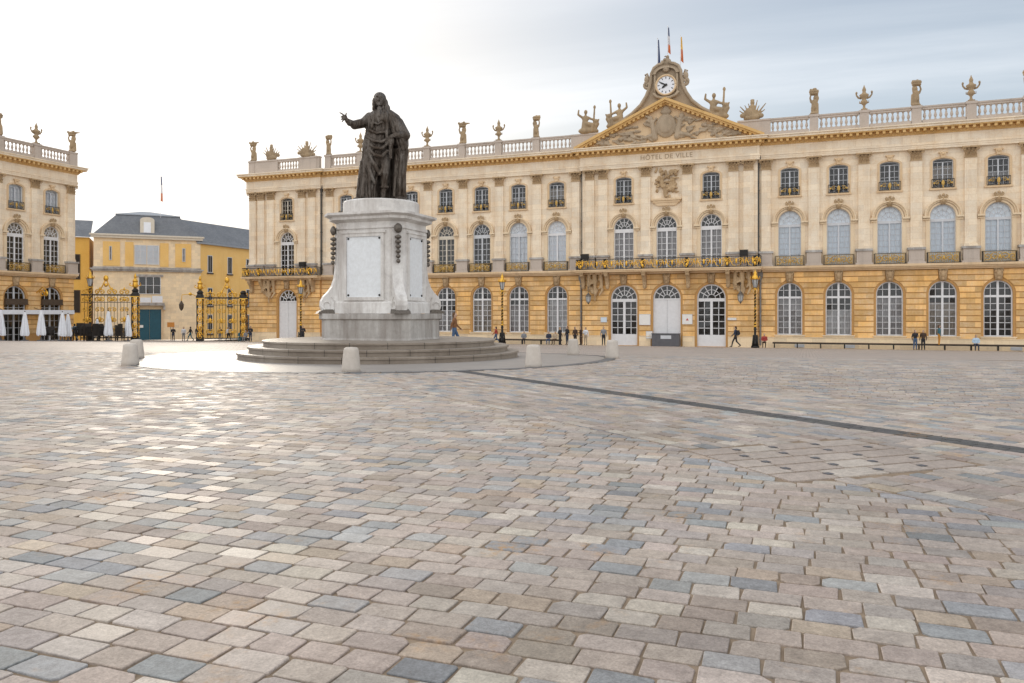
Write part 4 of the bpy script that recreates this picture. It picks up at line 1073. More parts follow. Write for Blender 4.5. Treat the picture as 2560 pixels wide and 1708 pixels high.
def trophy_mesh(v):
    q = random.Random(80+v); P = [('e',(0,0,0.25),(0.75,0.35,0.35)),('c',(0,0,0.2),(0,0,1.25),0.34,0.24),('e',(0,0,1.62),(0.20,0.20,0.24)),('e',(0,0.0,1.85),(0.22,0.12,0.10)),('e',(-0.35,-0.25,0.7),(0.34,0.12,0.42))]
    for k in range(9):
        a = (k-4)*0.24; L = q.uniform(1.2,1.75); P.append(('c',(math.sin(a)*0.3,0.05,0.3),(math.sin(a)*L*1.05,0.05+q.uniform(-0.15,0.15),0.2+math.cos(a)*L),0.11,0.05))
    for k in range(6): P.append(('e',(q.uniform(-0.9,0.9),q.uniform(-0.2,0.2),q.uniform(0.15,0.7)),(0.24,0.2,0.22)))
    return blob(P,0.055,[M['sculpt']],smooth=1,name='trophy')
def group_mesh(v):
    P = [('e',(0,0,0.25),(0.95,0.45,0.36)),
      ('c',(-0.35,0,0.4),(-0.30,0,1.35),0.34,0.26),('e',(-0.28,0,1.40),(0.34,0.24,0.28)),('c',(-0.28,0,1.55),(-0.26,0,1.85),0.11,0.10),('e',(-0.25,-0.03,2.0),(0.17,0.18,0.21)),
      ('c',(-0.55,0,1.5),(-0.95,-0.1,1.75),0.13,0.10),('c',(-0.95,-0.1,1.75),(-0.90,-0.1,2.15),0.10,0.08),
      ('c',(-0.05,0,1.5),(0.35,-0.1,1.30),0.13,0.10),('c',(0.45,0,0.2),(0.55,0,2.4),0.11,0.08),('e',(0.56,0,2.45),(0.13,0.10,0.2)),
      ('c',(-0.3,-0.1,0.9),(0.35,-0.3,0.75),0.24,0.20),('c',(0.35,-0.3,0.75),(0.3,-0.35,0.2),0.18,0.14),('c',(0.4,0,0.3),(0.8,0,0.9),0.28,0.2),('e',(0.72,-0.05,1.15),(0.17,0.17,0.2)),('c',(0.75,0,0.9),(0.95,-0.1,1.3),0.10,0.07)]
    if v == 1: P = [(p[0],)+tuple((-a[0],)+tuple(a[1:]) if isinstance(a,tuple) and i < (1 if p[0]=='e' else 2) else a for i,a in enumerate(p[1:])) for p in P]
    return blob(P,0.055,[M['sculpt']],smooth=1,name='figure_group')
def sculpture(name, me, x, label, cat, group, z=21.08, y=-0.30, parent_loc=None, rz=0, s=1.0):
    o = put(name, me, None, parent_loc or (x,YF+y,ZF+z), rz); o.scale = (s,)*3
    return tag(o, label, cat, group)
ORD = ['nearest','second','third','fourth','fifth','sixth','seventh']
ug_, pg_ = 'stone urns on the roof balustrades', 'stone putti on the roof balustrades'
um = urn_mesh(); pms = [putto_mesh(i) for i in range(4)]; tms = [trophy_mesh(i) for i in range(2)]; gms = [group_mesh(i) for i in range(2)]
for sgn, side in ((1,'right'),(-1,'left')):
    nu = npn = 0
    for i, x in enumerate(wing_p[1:]):
        if sgn > 0 and i > 5: continue
        if i%2 == 0:
            sculpture('putto', pms[(i//2+(0 if sgn > 0 else 1))%3], sgn*x, f'stone putto carrying a basket on the balustrade, {ORD[npn]} one {side} of the clock gable', 'sculpture', pg_, rz=rng.uniform(-0.4,0.4)); npn += 1
        else:
            sculpture('urn', um, sgn*x, f'two-handled stone urn on the balustrade, {ORD[nu]} one {side} of the clock gable', 'urn', ug_); nu += 1
fg = 'figure groups beside the pediment'
sculpture('figure_group', gms[0], 4.75, 'stone figure group with raised staff on the right slope of the pediment', 'sculpture', fg, z=21.3, y=-PV-0.2, s=1.15)
sculpture('trophy', tms[0], 7.9, 'wide stone trophy of arms on the solid parapet right of the pediment', 'sculpture', fg, z=21.05)
sculpture('figure_group', gms[1], -4.85, 'stone figure group on the left slope of the pediment', 'sculpture', fg, z=21.3, y=-PV-0.2, s=1.1)
sculpture('figure_group', gms[0], -7.75, 'pair of stone figures on the solid parapet left of the pediment', 'sculpture', fg, z=21.05, s=1.08, rz=0.3)
sculpture('putto', pms[2], -48.5, 'stone putto at the far left corner of the town hall roof', 'sculpture', pg_)
sculpture('trophy', tms[1], -45.9, 'stone trophy beside the far left corner of the town hall roof', 'sculpture', 'trophies on the left end of the roof', z=21.05, s=0.95)
sculpture('trophy', tms[0], -41.0, 'spiky stone trophy left of the drainpipe on the town hall roof', 'sculpture', 'trophies on the left end of the roof', z=21.05, s=0.95, rz=0.5)
def flagpole(x, y, z, h, mats, label, hb, w=0.26):
    e = empty('flagpole', (x,y,z)); tag(e, label, 'flag')
    m = MB(); m.tube([(0,0,0),(0,0,h)],0.035,6,0.022); m.sphere((0,0,h),0.05,5,6); m.build('pole', M['white'], e)
    m = MB(); n = len(mats); rows = 12
    L = h-hb
    for i in range(rows+1):
        t_ = i/rows; z_ = h-0.15-L*t_
        for k in range(5):
            a = k/4; wd = w*(0.35+0.65*t_); m.v.append((0.04+wd*a, 0.07*math.sin(a*7+t_*3), z_-0.25*a*t_))
    for i in range(rows):
        for k in range(4):
            m.f.append((i*5+k,i*5+k+1,(i+1)*5+k+1,(i+1)*5+k)); m.m.append(min(n-1,int(n*i/rows)))
    m.build('flag', [M[a] for a in mats], e, smooth=True)
flagpole(-0.96,YF+0.2,ZF+26.8,3.1,['blueflag'],'dark blue flag hanging on the left pole above the clock',0.75)
flagpole(0.0,YF+0.3,ZF+27.4,3.6,['blueflag','whiteflag','redflag'],'blue, white and red flag on the tallest middle pole above the clock',1.2)
flagpole(1.24,YF+0.2,ZF+26.6,3.3,['yellowflag','redflag'],'yellow flag hanging on the right pole above the clock',1.0)

# ------------------------------------------------------------------ notices, benches, boxes on the town hall front
def board(x0, x1, z0, z1, mat, label, cat='notice', extra=None):
    e = empty('notice_board', ((x0+x1)/2,YF-PV-0.03,ZF+z0)); tag(e, label, cat)
    w, h = (x1-x0)/2, z1-z0
    m = MB(); m.box(-w,w,-0.03,0.02,0,h); m.build('panel', M[mat], e)
    m = MB()
    for a, b, c, d in ((-w-0.03,w+0.03,-0.03,0),(-w-0.03,w+0.03,h,h+0.03),(-w-0.03,-w,0,h),(w,w+0.03,0,h)): m.box(a,b,-0.045,0.02,c,d)
    m.build('frame', M['greypaint'], e)
    if extra:
        m = MB(); extra(m, w, h); m.build('print', M['red'] if cat == 'poster' else M['greypaint'], e)
board(-2.62,-1.58,2.05,3.05,'paper','cream notice board on the wall left of the white middle door')
board(1.52,2.42,2.15,3.05,'paper','white poster with a small red mark right of the middle door','poster',lambda m,w,h: m.prism([(-0.14,h*0.36),(0.14,h*0.36),(0,h*0.62)],-0.04,-0.031))
board(-6.45,-5.88,2.3,2.75,'bluepaper','small pale blue notice left of the left glazed door')
board(5.72,6.45,2.55,2.72,'paper','thin white plaque right of the right glazed door','plaque')
board(-1.95,-1.38,0.75,1.4,'paper','low white sheet at the left foot of the middle door')
e = empty('grey_barrier_box', (0,YF-PV-0.45,ZF)); tag(e, 'dark grey metal box with pale label blocking the white middle door', 'box')
m = MB(); m.box(-1.3,1.3,-0.25,0.3,0.02,1.15); m.box(-1.34,1.34,-0.29,0.34,1.15,1.24); m.build('body', M['grey'], e)
m = MB(); m.box(-0.45,0.55,-0.27,-0.25,0.72,1.05); m.build('label_plate', M['greypaint'], e)
for sx_ in (-1,1):
    m = MB(); m.box(sx_*1.1-0.1,sx_*1.1+0.1,-0.28,0.32,-0.05,0.02); m.build('foot', M['iron'], e)
def bench(x0, x1, label):
    e = empty('long_bench', ((x0+x1)/2,YF-0.75,G((x0+x1)/2,YF-0.75))); tag(e, label, 'bench', 'dark benches along the town hall')
    w = (x1-x0)/2
    for k in range(3):
        m = MB(); m.box(-w,w,-0.20+0.14*k,-0.20+0.14*k+0.12,0.44,0.52); m.build('slat', M['wood'], e)
    m = MB(); m.box(-w,w,-0.16,0.16,0.37,0.438); m.build('rail', M['iron'], e)
    n = max(2,int(round((x1-x0)/2.05)))
    for k in range(n+1):
        x = -w+0.15+(2*w-0.3)*k/n; m = MB(); m.prismx([(-0.17,0.37),(0.17,0.37),(0.12,0.0),(-0.12,0.0)],x-0.05,x+0.05); m.build('leg', M['iron'], e)
bench(9.7,37.5,'long dark bench along the wall right of the doors'); bench(-37.0,-10.4,'long dark bench along the wall behind the monument'); bench(-42.3,-39.6,'short dark bench beside the white end door')
m_ = 0
for x in (12.0,16.2,29.0):
    m = MB(); m.box(-0.42,0.42,-0.03,0.0,0.05,0.34); m.box(-0.36,0.36,-0.04,-0.03,0.09,0.30)
    o = m.build('vent_cover', M['greypaint'], TH, (x,-0.06,0))

# ------------------------------------------------------------------ street lamps
def lamp_parts():
    L = {}
    m = MB(); m.prismz([(0.36*math.cos(2*PI*k/8+PI/8),0.36*math.sin(2*PI*k/8+PI/8)) for k in range(8)],0,0.16)
    m.lathe([(0.24,0.16),(0.20,0.45),(0.14,0.7),(0.17,0.85),(0.115,1.0),(0.10,1.5),(0.14,1.62),(0.08,1.75)],seg=10,fold=0.06,nf=4)
    for k in range(4): a = PI/2*k+PI/4; m.tube([(0.32*math.cos(a),0.32*math.sin(a),0.1),(0.25*math.cos(a),0.25*math.sin(a),0.6),(0.2*math.cos(a),0.2*math.sin(a),1.1)],0.06,5)
    L['base'] = m.mesh('base', M['iron'], True)
    m = MB(); m.tube([(0,0,1.7),(0,0,5.2)],0.085,8,0.06); L['post'] = m.mesh('post', M['iron'], True)
    m = MB(); n = 60
    for ph in (0,PI): m.tube([(0.095*math.cos(ph+k*0.62),0.095*math.sin(ph+k*0.62),1.75+3.3*k/n) for k in range(n+1)],0.026,4)
    for z, r in ((1.85,0.17),(2.1,0.13),(3.4,0.12),(5.05,0.15)): m.lathe([(r*0.5,z-0.08),(r,z),(r*0.5,z+0.08)],seg=10)
    for k in range(4): a = PI/2*k; m.tube([(0.08*math.cos(a),0.08*math.sin(a),4.6),(0.30*math.cos(a),0.30*math.sin(a),4.9),(0.26*math.cos(a),0.26*math.sin(a),5.2)],0.025,5)
    L['gilt_spiral'] = m.mesh('gilt_spiral', M['gold'], True)
    m = MB(); m.lathe([(0.14,5.2),(0.27,5.85),(0.29,5.9)],seg=6); L['lantern'] = m.mesh('lantern', M['lampglass'])
    m = MB()
    for k in range(6): a = 2*PI*k/6; m.tube([(0.14*math.cos(a),0.14*math.sin(a),5.18),(0.285*math.cos(a),0.285*math.sin(a),5.9)],0.02,4)
    m.lathe([(0.05,5.1),(0.15,5.2)],seg=6); L['lantern_frame'] = m.mesh('lantern_frame', M['iron'])
    m = MB(); m.lathe([(0.34,5.88),(0.30,6.0),(0.18,6.22),(0.12,6.34),(0.16,6.42),(0.05,6.58),(0.02,6.75)],seg=8,fold=0.08,nf=4)
    for k in range(6): a = 2*PI*k/6; m.tube([(0.30*math.cos(a),0.30*math.sin(a),5.9),(0.40*math.cos(a),0.40*math.sin(a),6.0),(0.36*math.cos(a),0.36*math.sin(a),6.16)],0.035,5)
    L['crown'] = m.mesh('crown', M['gold'], True)
    return L
LP = lamp_parts()
def street_lamp(x, y, label, z=None, s=1.0):
    e = empty('street_lamp', (x,y,G(x,y) if z is None else z)); tag(e, label, 'street lamp', 'gilded lamps before the town hall'); e.scale = (s,)*3
    for k_, me in LP.items(): put(k_, me, e)
street_lamp(-38.2,70.7,'gilded black street lamp before the white end door'); street_lamp(-14.5,69.4,'gilded black street lamp just right of the monument'); street_lamp(8.45,70.55,'gilded black street lamp right of the entrance doors')

# ------------------------------------------------------------------ monument
steps = empty('monument_steps', (MON[0],MON[1],0)); tag(steps, 'three round stone steps under the monument', 'steps')
for i, (r_, z0, z1) in enumerate(((4.34,-0.25,0.175),(4.02,0.175,0.35),(3.60,0.35,0.525))):
    m = MB(); seg = 64
    m.lathe([(r_-0.04,z0),(r_-0.04,z1-0.075),(r_,z1-0.06),(r_,z1-0.012),(r_-0.02,z1),(0.5,z1+0.0005)],seg=seg)
    st = m.build('step', M['step'], steps)
    m = MB(); nj = 22
    for k in range(nj):
        a = 2*PI*(k+0.5*(i%2))/nj; c_, s_ = math.cos(a), math.sin(a); p = [(-0.006,r_-0.5),(0.006,r_-0.5),(0.006,r_+0.001),(-0.006,r_+0.001)]
        m.add([(x*c_+y*s_,-x*s_+y*c_,z) for z in (z1+0.001,) for x,y in p]+[(x*c_+y*s_,-x*s_+y*c_,z1-0.17) for x,y in p[2:]],[(0,1,2,3),(2,3,5,4)])
    tag(m.build('step_joints', M['iron'], st), kind='stuff')
ped = empty('monument_pedestal', (MON[0],MON[1],0.525)); tag(ped, 'tall weathered white marble pedestal with plaques and corner scrolls', 'pedestal')
def cham(hx, hy, c): return [(-hx+c,-hy),(hx-c,-hy),(hx,-hy+c),(hx,hy-c),(hx-c,hy),(-hx+c,hy),(-hx,hy-c),(-hx,-hy+c)]
m = MB()
m.prismz(cham(1.58,1.43,0.42),0,0.06,cham(1.55,1.40,0.42)); m.prismz(cham(1.55,1.40,0.42),0.06,0.60); m.prismz(cham(1.55,1.40,0.42),0.60,0.64,cham(1.61,1.46,0.42)); m.prismz(cham(1.61,1.46,0.42),0.64,0.80)
pl = m.build('plinth', M['granite'], ped)
hx, hy, ch = 1.20, 1.04, 0.33
m = MB()
m.prismz(cham(hx+0.10,hy+0.10,ch),0.805,1.12); m.prismz(cham(hx+0.10,hy+0.10,ch),1.12,1.18,cham(hx,hy,ch)); m.prismz(cham(hx,hy,ch),1.18,3.38)
m.prismz(cham(hx+0.04,hy+0.04,ch),3.38,3.46); m.prismz(cham(hx,hy,ch),3.46,3.58)
body = m.build('die', M['marble'], ped)
m = MB()
m.prismz(cham(hx,hy,ch),3.58,3.66,cham(hx+0.13,hy+0.13,ch)); m.prismz(cham(hx+0.15,hy+0.15,ch),3.66,3.74); m.prismz(cham(hx+0.15,hy+0.15,ch),3.74,3.80,cham(hx+0.26,hy+0.26,ch)); m.prismz(cham(hx+0.26,hy+0.26,ch),3.80,3.87)
m.build('cornice', M['marble'], ped)
m = MB(); m.lathe([(1.19,3.872),(1.19,4.24),(1.155,4.285),(0.4,4.29)],seg=56); m.build('drum', M['marble'], ped)
# plaques with raised frames and bronze studs on all four faces
for ang, w, off in ((0,0.60,hy),(PI/2,0.44,hx),(PI,0.60,hy),(-PI/2,0.44,hx)):
    z0, z1 = 1.30, 3.14
    m = MB(); m.box(-w,w,-0.012,0.02,z0,z1); m.build('plaque', M['plaque'], ped, (off*math.sin(ang),-off*math.cos(ang),0), ang)
    m = MB()
    for a, b, c, d in ((-w-0.10,w+0.10,z1,z1+0.10),(-w-0.10,w+0.10,z0-0.10,z0),(-w-0.10,-w,z0,z1),(w,w+0.10,z0,z1)): m.box(a,b,-0.05,0.02,c,d)
    m.box(-w-0.16,w+0.16,-0.075,0.02,z1+0.10,z1+0.16); m.box(-w-0.16,w+0.16,-0.035,0.02,0.90,z0-0.14)
    m.build('plaque_frame', M['marble'], ped, (off*math.sin(ang),-off*math.cos(ang),0), ang)
    for a in (-1,1):
        for z in (z0+0.06,z1-0.06):
            m = MB(); m.sphere((a*(w-0.06),-0.02,z),(0.035,0.03,0.035),5,8); m.build('stud', M['iron'], ped, (off*math.sin(ang),-off*math.cos(ang),0), ang)
# corner volutes with bronze garlands
for sx_, sy_ in ((1,-1),(-1,-1),(1,1),(-1,1)):
    ang = math.atan2(sx_*1.0, -sy_*1.0)
    cxp, cyp = sx_*(hx-ch/2), sy_*(hy-ch/2)
    prof = [(0.0,0.81),(-0.40,0.81),(-0.50,0.90),(-0.54,1.04),(-0.53,1.18),(-0.45,1.33),(-0.31,1.47),(-0.19,1.64),(-0.11,1.88),(-0.075,2.15),(-0.06,2.6),(-0.06,3.36),(0.0,3.36)]
    m = MB(); m.prismx(prof,-0.165,0.165)
    for s_ in (-1,1):
        m.tube([(s_*0.17,-0.34+r_*math.cos(a),1.06+r_*math.sin(a)) for r_, a in [(0.06+0.018*k,k*0.62) for k in range(13)]],0.028,5)
    m.build('corner_scroll', M['marble'], ped, (cxp,cyp,0), ang)
    m = MB()
    m.sphere((0,-0.14,3.36),(0.13,0.09,0.15)); m.sphere((0,-0.18,3.36),(0.06,0.06,0.07))
    for k in range(6):
        z = 3.10-0.145*k; r_ = 0.105-0.008*k; m.lathe([(0.02,z-0.07),(r_,z-0.02),(r_*0.95,z+0.03),(0.02,z+0.065)],(0,-0.13-0.005*k,0),8,0.15,4)
    m.build('bronze_garland', M['bronzegrey'], ped, (cxp,cyp,0), ang, True)
    m = MB(); m.prismx([(-0.12,0.80),(-0.66,0.80),(-0.60,0.87),(-0.42,0.93),(-0.2,0.93)],-0.24,0.24); m.build('scroll_foot', M['bronzegrey'], ped, (cxp,cyp,0), ang)

# bronze statue, built facing the camera's side of the square
def zz(a, b, y=0.0): return ((a-590)/388, y, (1430-b)/388)
def robe(rows, seg=72):
    """rows: (z, cx, cy, rx, ry, fold, phase)"""
    vs_, fs = [], []
    for z, cx, cy, rx, ry, fo, ph in rows:
        for k in range(seg):
            a = 2*PI*k/seg; f_ = 1+fo*(0.6*math.sin(11*a+ph)+0.4*math.sin(17*a-ph*1.7+1.3)); vs_.append((cx+rx*f_*math.cos(a), cy+ry*f_*math.sin(a), z))
    n = len(rows)
    for i in range(n-1):
        for k in range(seg): k2 = (k+1)%seg; fs.append((i*seg+k,i*seg+k2,(i+1)*seg+k2,(i+1)*seg+k))
    fs.append(tuple(range(seg-1,-1,-1))); fs.append(tuple((n-1)*seg+k for k in range(seg)))
    return ('m', vs_, fs)
P = []
# coat / robe on the viewer's left, open at the front
P.append(robe([(0.10,-0.42,0.06,0.32,0.34,0.10,0.2),(0.35,-0.43,0.05,0.30,0.34,0.10,0.5),(0.8,-0.36,0.04,0.31,0.34,0.09,0.9),(1.3,-0.24,0.02,0.36,0.34,0.07,1.3),(1.75,-0.17,0.0,0.40,0.34,0.05,1.6),(2.1,-0.09,0.0,0.41,0.32,0.04,1.9),(2.45,-0.05,0,0.42,0.29,0.03,2.1),(2.68,-0.03,0.02,0.36,0.24,0.02,2.2),(2.80,0.0,0.02,0.20,0.17,0,2.2)]))
# mantle on the viewer's right
P.append(robe([(0.05,0.52,0.16,0.26,0.26,0.10,0.1),(0.4,0.52,0.16,0.22,0.26,0.10,0.5),(0.9,0.52,0.15,0.22,0.27,0.09,1.0),(1.4,0.56,0.10,0.24,0.28,0.08,1.5),(1.62,0.58,0.06,0.25,0.32,0.07,1.7)]))
P.append(robe([(1.50,0.66,0.0,0.10,0.20,0.06,0.4),(1.75,0.60,-0.02,0.22,0.30,0.07,0.9),(2.1,0.52,-0.02,0.29,0.33,0.06,1.3),(2.4,0.42,0.0,0.27,0.30,0.05,1.6),(2.65,0.30,0.02,0.24,0.24,0.03,1.9),(2.80,0.18,0.03,0.14,0.16,0,2)]))
# back drape closing the figure behind the legs
P.append(robe([(0.05,0.08,0.42,0.52,0.12,0.06,0.3),(0.8,0.10,0.40,0.46,0.12,0.06,0.9),(1.5,0.12,0.20,0.42,0.16,0.04,1.3),(2.2,0.10,0.12,0.36,0.18,0.02,1.3)]))
# neck, head, long wig
P += [('c',(0.0,0.0,2.72),(-0.03,-0.02,2.95),0.125,0.11),
      ('e',(-0.06,-0.085,3.08),(0.150,0.185,0.215)),('e',(-0.06,-0.15,2.96),(0.10,0.11,0.10)),('c',(-0.065,-0.27,3.10),(-0.07,-0.305,3.03),0.024,0.036),('c',(-0.14,-0.25,3.145),(0.01,-0.25,3.145),0.026,0.026),('c',(-0.11,-0.262,2.955),(-0.02,-0.262,2.955),0.02,0.02),('e',(-0.065,-0.25,2.895),(0.05,0.045,0.04)),
      ('e',(-0.05,0.06,3.15),(0.200,0.20,0.20)),('e',(0.12,0.03,2.98),(0.09,0.14,0.17)),('e',(0.17,0.0,2.84),(0.10,0.13,0.14)),('e',(-0.22,0.03,3.0),(0.07,0.13,0.17)),('e',(-0.22,0.03,2.86),(0.07,0.12,0.13)),('e',(0.02,0.15,2.95),(0.18,0.10,0.22))]
# chest, cravat, belt folds
P += [('e',(-0.08,-0.20,2.50),(0.26,0.14,0.24)),('c',(-0.06,-0.2,2.78),(-0.06,-0.32,2.55),0.08,0.05),
      ('c',(-0.36,-0.16,2.55),(-0.36,-0.30,1.55),0.055,0.05),('c',(0.16,-0.22,2.66),(0.17,-0.36,1.9),0.06,0.055)]
# extended right arm (viewer's left): shoulder, elbow, wrist
P += [('c',(-0.36,0.0,2.56),(-0.56,-0.10,2.36),0.155,0.13),('c',(-0.56,-0.10,2.36),(-0.80,-0.22,2.27),0.145,0.135),('c',(-0.80,-0.22,2.27),(-1.01,-0.34,2.36),0.115,0.075),('e',(-0.93,-0.30,2.31),(0.11,0.11,0.10)),
      ('c',(-1.01,-0.34,2.36),(-1.05,-0.36,2.42),0.06,0.06),('e',(-1.07,-0.37,2.45),(0.065,0.05,0.085))]
for k, (dx, dz, L) in enumerate(((-0.13,0.10,0.10),(-0.10,0.02,0.07),(-0.09,-0.03,0.06),(-0.06,-0.07,0.05))):
    a = Vector((-1.09,-0.38-0.015*k,2.49-0.035*k)); b = a+Vector((dx*0.55,-0.01,dz*0.6)); c = b+Vector((dx*0.5,-0.015,dz*0.25+ (0.0 if k == 0 else -0.03)))
    P += [('c',tuple(a),tuple(b),0.026,0.023),('c',tuple(b),tuple(c),0.023,0.018)]
P += [('c',(-1.05,-0.40,2.48),(-1.03,-0.44,2.56),0.026,0.020)]
# left arm bent, hand resting at the hip on the baton
P += [('c',(0.52,-0.05,2.42),(0.72,-0.18,2.02),0.16,0.16),('c',(0.72,-0.18,2.02),(0.50,-0.40,1.98),0.14,0.10),('e',(0.44,-0.43,1.97),(0.10,0.08,0.085)),('c',(0.42,-0.46,1.98),(0.27,-0.46,1.93),0.04,0.03),('c',(0.42,-0.46,1.94),(0.28,-0.46,1.88),0.036,0.028),('c',(0.42,-0.44,2.03),(0.33,-0.48,2.05),0.034,0.026)]
P += [('e',(0.28,-0.34,1.80),(0.12,0.12,0.16)),('c',(0.28,-0.36,1.85),(0.28,-0.36,1.30),0.07,0.05)]
# right leg showing between the open robes; feet
P += [('c',(0.10,-0.10,1.4),(0.10,-0.22,0.85),0.19,0.14),('c',(0.10,-0.22,0.85),(0.05,-0.14,0.15),0.13,0.075),('c',(0.05,-0.16,0.08),(0.02,-0.40,0.06),0.085,0.07),
      ('c',(-0.48,-0.05,0.12),(-0.80,-0.22,0.05),0.12,0.06),('c',(0.52,-0.06,0.10),(0.70,-0.25,0.06),0.12,0.08),('c',(0.02,-0.24,0.45),(0.18,-0.22,0.45),0.05,0.05)]
# drapery folds: ridges over the body
def ridge(pts, r):
    for a, b in zip(pts,pts[1:]): P.append(('c',a,b,r,r*0.9))
for (pts, r) in (([(-0.44,-0.22,1.95),(-0.22,-0.38,1.78),(0.02,-0.42,1.75),(0.18,-0.38,1.86)],0.045),([(-0.44,-0.22,1.80),(-0.2,-0.40,1.58),(0.02,-0.44,1.55),(0.18,-0.38,1.72)],0.045),
    ([(-0.42,-0.24,1.64),(-0.18,-0.40,1.36),(0.02,-0.43,1.32),(0.16,-0.36,1.50)],0.05),([(-0.36,-0.28,2.12),(-0.12,-0.36,2.02),(0.10,-0.36,2.06)],0.04),
    ([(-0.40,-0.26,1.5),(-0.20,-0.34,1.1),(-0.05,-0.32,0.82),(0.03,-0.26,1.0)],0.055),([(-0.46,-0.22,1.35),(-0.34,-0.32,0.9),(-0.2,-0.30,0.55)],0.05),
    ([(-0.50,-0.18,1.2),(-0.50,-0.30,0.7),(-0.56,-0.30,0.15)],0.05),([(-0.60,-0.08,1.2),(-0.66,-0.14,0.7),(-0.72,-0.10,0.15)],0.045),([(-0.36,-0.30,0.95),(-0.36,-0.32,0.5),(-0.34,-0.30,0.15)],0.045),
    ([(0.30,-0.16,2.6),(0.48,-0.28,2.3),(0.60,-0.34,2.0)],0.045),([(0.46,-0.08,2.6),(0.66,-0.2,2.3),(0.78,-0.22,1.9)],0.04),([(0.62,-0.30,1.9),(0.72,-0.26,1.75),(0.72,-0.2,1.6)],0.045),
    ([(0.45,-0.10,1.55),(0.42,-0.14,0.9),(0.38,-0.10,0.2)],0.05),([(0.58,-0.14,1.5),(0.56,-0.16,0.9),(0.54,-0.14,0.25)],0.05),([(0.68,-0.06,1.45),(0.66,-0.08,0.9),(0.66,-0.06,0.25)],0.045),
    ([(0.02,-0.36,2.35),(-0.10,-0.36,2.28),(-0.22,-0.33,2.33)],0.03),([(-0.2,-0.30,2.6),(-0.28,-0.33,2.2)],0.035)): ridge(pts, r*1.2)
P.append(('e',(0.0,0.05,0.02),(0.75,0.42,0.06)))
sme = blob(P,0.016,[M['bronze']],smooth=1,name='statue')
sto = put('bronze_statue', sme, None, (MON[0],MON[1],0.525+4.29), R(29)); sto.scale = (1.03,1.03,1.05)
tag(sto, 'dark bronze statue of a robed man with one arm outstretched on the pedestal', 'statue')

# bollards on the dark ring
def bollard_mesh():
    m = MB(); m.lathe([(0.215,-0.03),(0.212,0.08),(0.200,0.20),(0.172,0.48),(0.160,0.525),(0.12,0.548),(0.04,0.555)],seg=20); return m.mesh('bollard', M['bollard'], True)
bm_ = bollard_mesh()
for ang, rad, label in ((-121,7.3,'pale stone bollard at far left, nearer of the two standing together'),(-148.2,7.2,'pale stone bollard at far left, farther of the two standing together'),(-65.8,6.75,'pale stone bollard standing right in front of the monument steps'),
    (-27.7,7.0,'pale stone bollard just right of the steps, in front of the entrance side'),(40,6.6,'small far pale stone bollard beside the dark seated group'),(13.1,7.23,'pale stone bollard in front of the left glazed door')):
    x, y = MON[0]+rad*math.cos(R(ang)), MON[1]+rad*math.sin(R(ang))
    o = put('stone_bollard', bm_, None, (x,y,G(x,y)+0.004), rng.uniform(0,6)); tag(o, label, 'bollard', 'stone bollards round the monument')

# ------------------------------------------------------------------ palace on the left side of the square
HT = empty('corner_palace', (-64.2,65.3,ZF+0.05), PI/2)
tag(HT, 'cream stone palace corner at the left edge with arched windows and white canopy', 'building')
hb = [-3.2-4.14*k for k in range(5)]; hp = [-0.95]+[-5.27-4.14*k for k in range(5)]
X0 = hp[-1]-0.6
SO = lambda x: (x,1.2,0.1,4.75,1.2)
core = MB(); up = MB()
for i, x in enumerate(hb):
    x1 = -0.45 if i == 0 else x+2.07; x0 = X0 if i == 4 else x-2.07
    arch_wall(core,x0,x1,-0.5,7.0,x,1.2,0.1,4.75,1.2,0.07,0.62)
    arch_wall(up,x0,x1,7.0,13.3,x,0.98,7.46,11.55,1.0,0,0.5); arch_wall(up,x0,x1,13.3,17.4,x,0.79,14.0,16.22,0.26,0,0.5)
core.box(-0.46,-0.44,0.08,16,-0.5,7.0); up.box(-0.46,-0.44,0.01,16,7.0,17.4); up.box(X0,X0+0.3,0.01,16,-0.5,19.4); up.box(X0,-0.45,15.6,16,-0.5,19.4); up.box(X0+0.02,-0.5,0.02,15.8,19.15,19.42)
core.build('lower_wall', M['joint'], HT); up.build('upper_wall', M['upper'], HT)
m = MB(); m.box(X0+0.4,-0.6,1.5,1.6,-0.4,17.2); m.box(X0+0.4,-0.6,0.55,1.5,6.9,7.1); m.box(X0+0.4,-0.6,0.55,1.5,13.35,13.5); m.build('dark_backing', M['dark'], HT)  # backing sheet coloured dark to stand for the shade inside the rooms
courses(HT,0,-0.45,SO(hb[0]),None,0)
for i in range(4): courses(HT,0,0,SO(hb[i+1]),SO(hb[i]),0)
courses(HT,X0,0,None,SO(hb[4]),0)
for i, x in enumerate(hb):
    window(HT,'shop',x,0.36,name='shop_window',frame_mat='greypaint',single=i < 2); window(HT,'first',x,0.26,frame_mat='white'); window(HT,'upper',x,0.22,frame_mat='greypaint',curtain='whiteblind')
    for k_, n_ in (('kg','keystone'),('av','archivolt'),('ak','keystone'),('us','window_surround'),('ug','window_guard'),('rp','balcony_railing')): put(n_, CACHE[k_], HT, (x,0,0))
    def mk():
        m = MB(); m.box(-1.22,1.22,-0.18,0.3,4.05,4.62); m.box(-1.28,1.28,-0.22,0.3,4.0,4.06); return m.mesh('planter_panel', M['wood'])
    put('window_box', shared('wbox', mk), HT, (x,0,0))
for x in hp: pilaster(HT,x,0,0.92)
m = MB(); m.box(X0,-0.45,-0.30,0.1,6.98,7.12); m.box(X0,-0.40,-0.50,0.1,7.12,7.26); m.box(X0,-0.35,-0.64,0.3,7.26,7.46); m.build('string_course', M['trim'], HT)
m = MB(); entablature(m,X0,-0.45,0,False,True)
for z0, z1, d in ((17.34,17.78,0.28),(17.78,18.62,0.25),(18.62,19.05,0.43),(19.05,19.44,0.92)): m.box(-0.45,-0.45+d-0.004,0.4,15.9,z0+0.002,z1-0.002)
m.build('entablature', [M['cornice'],M['upper']], HT)
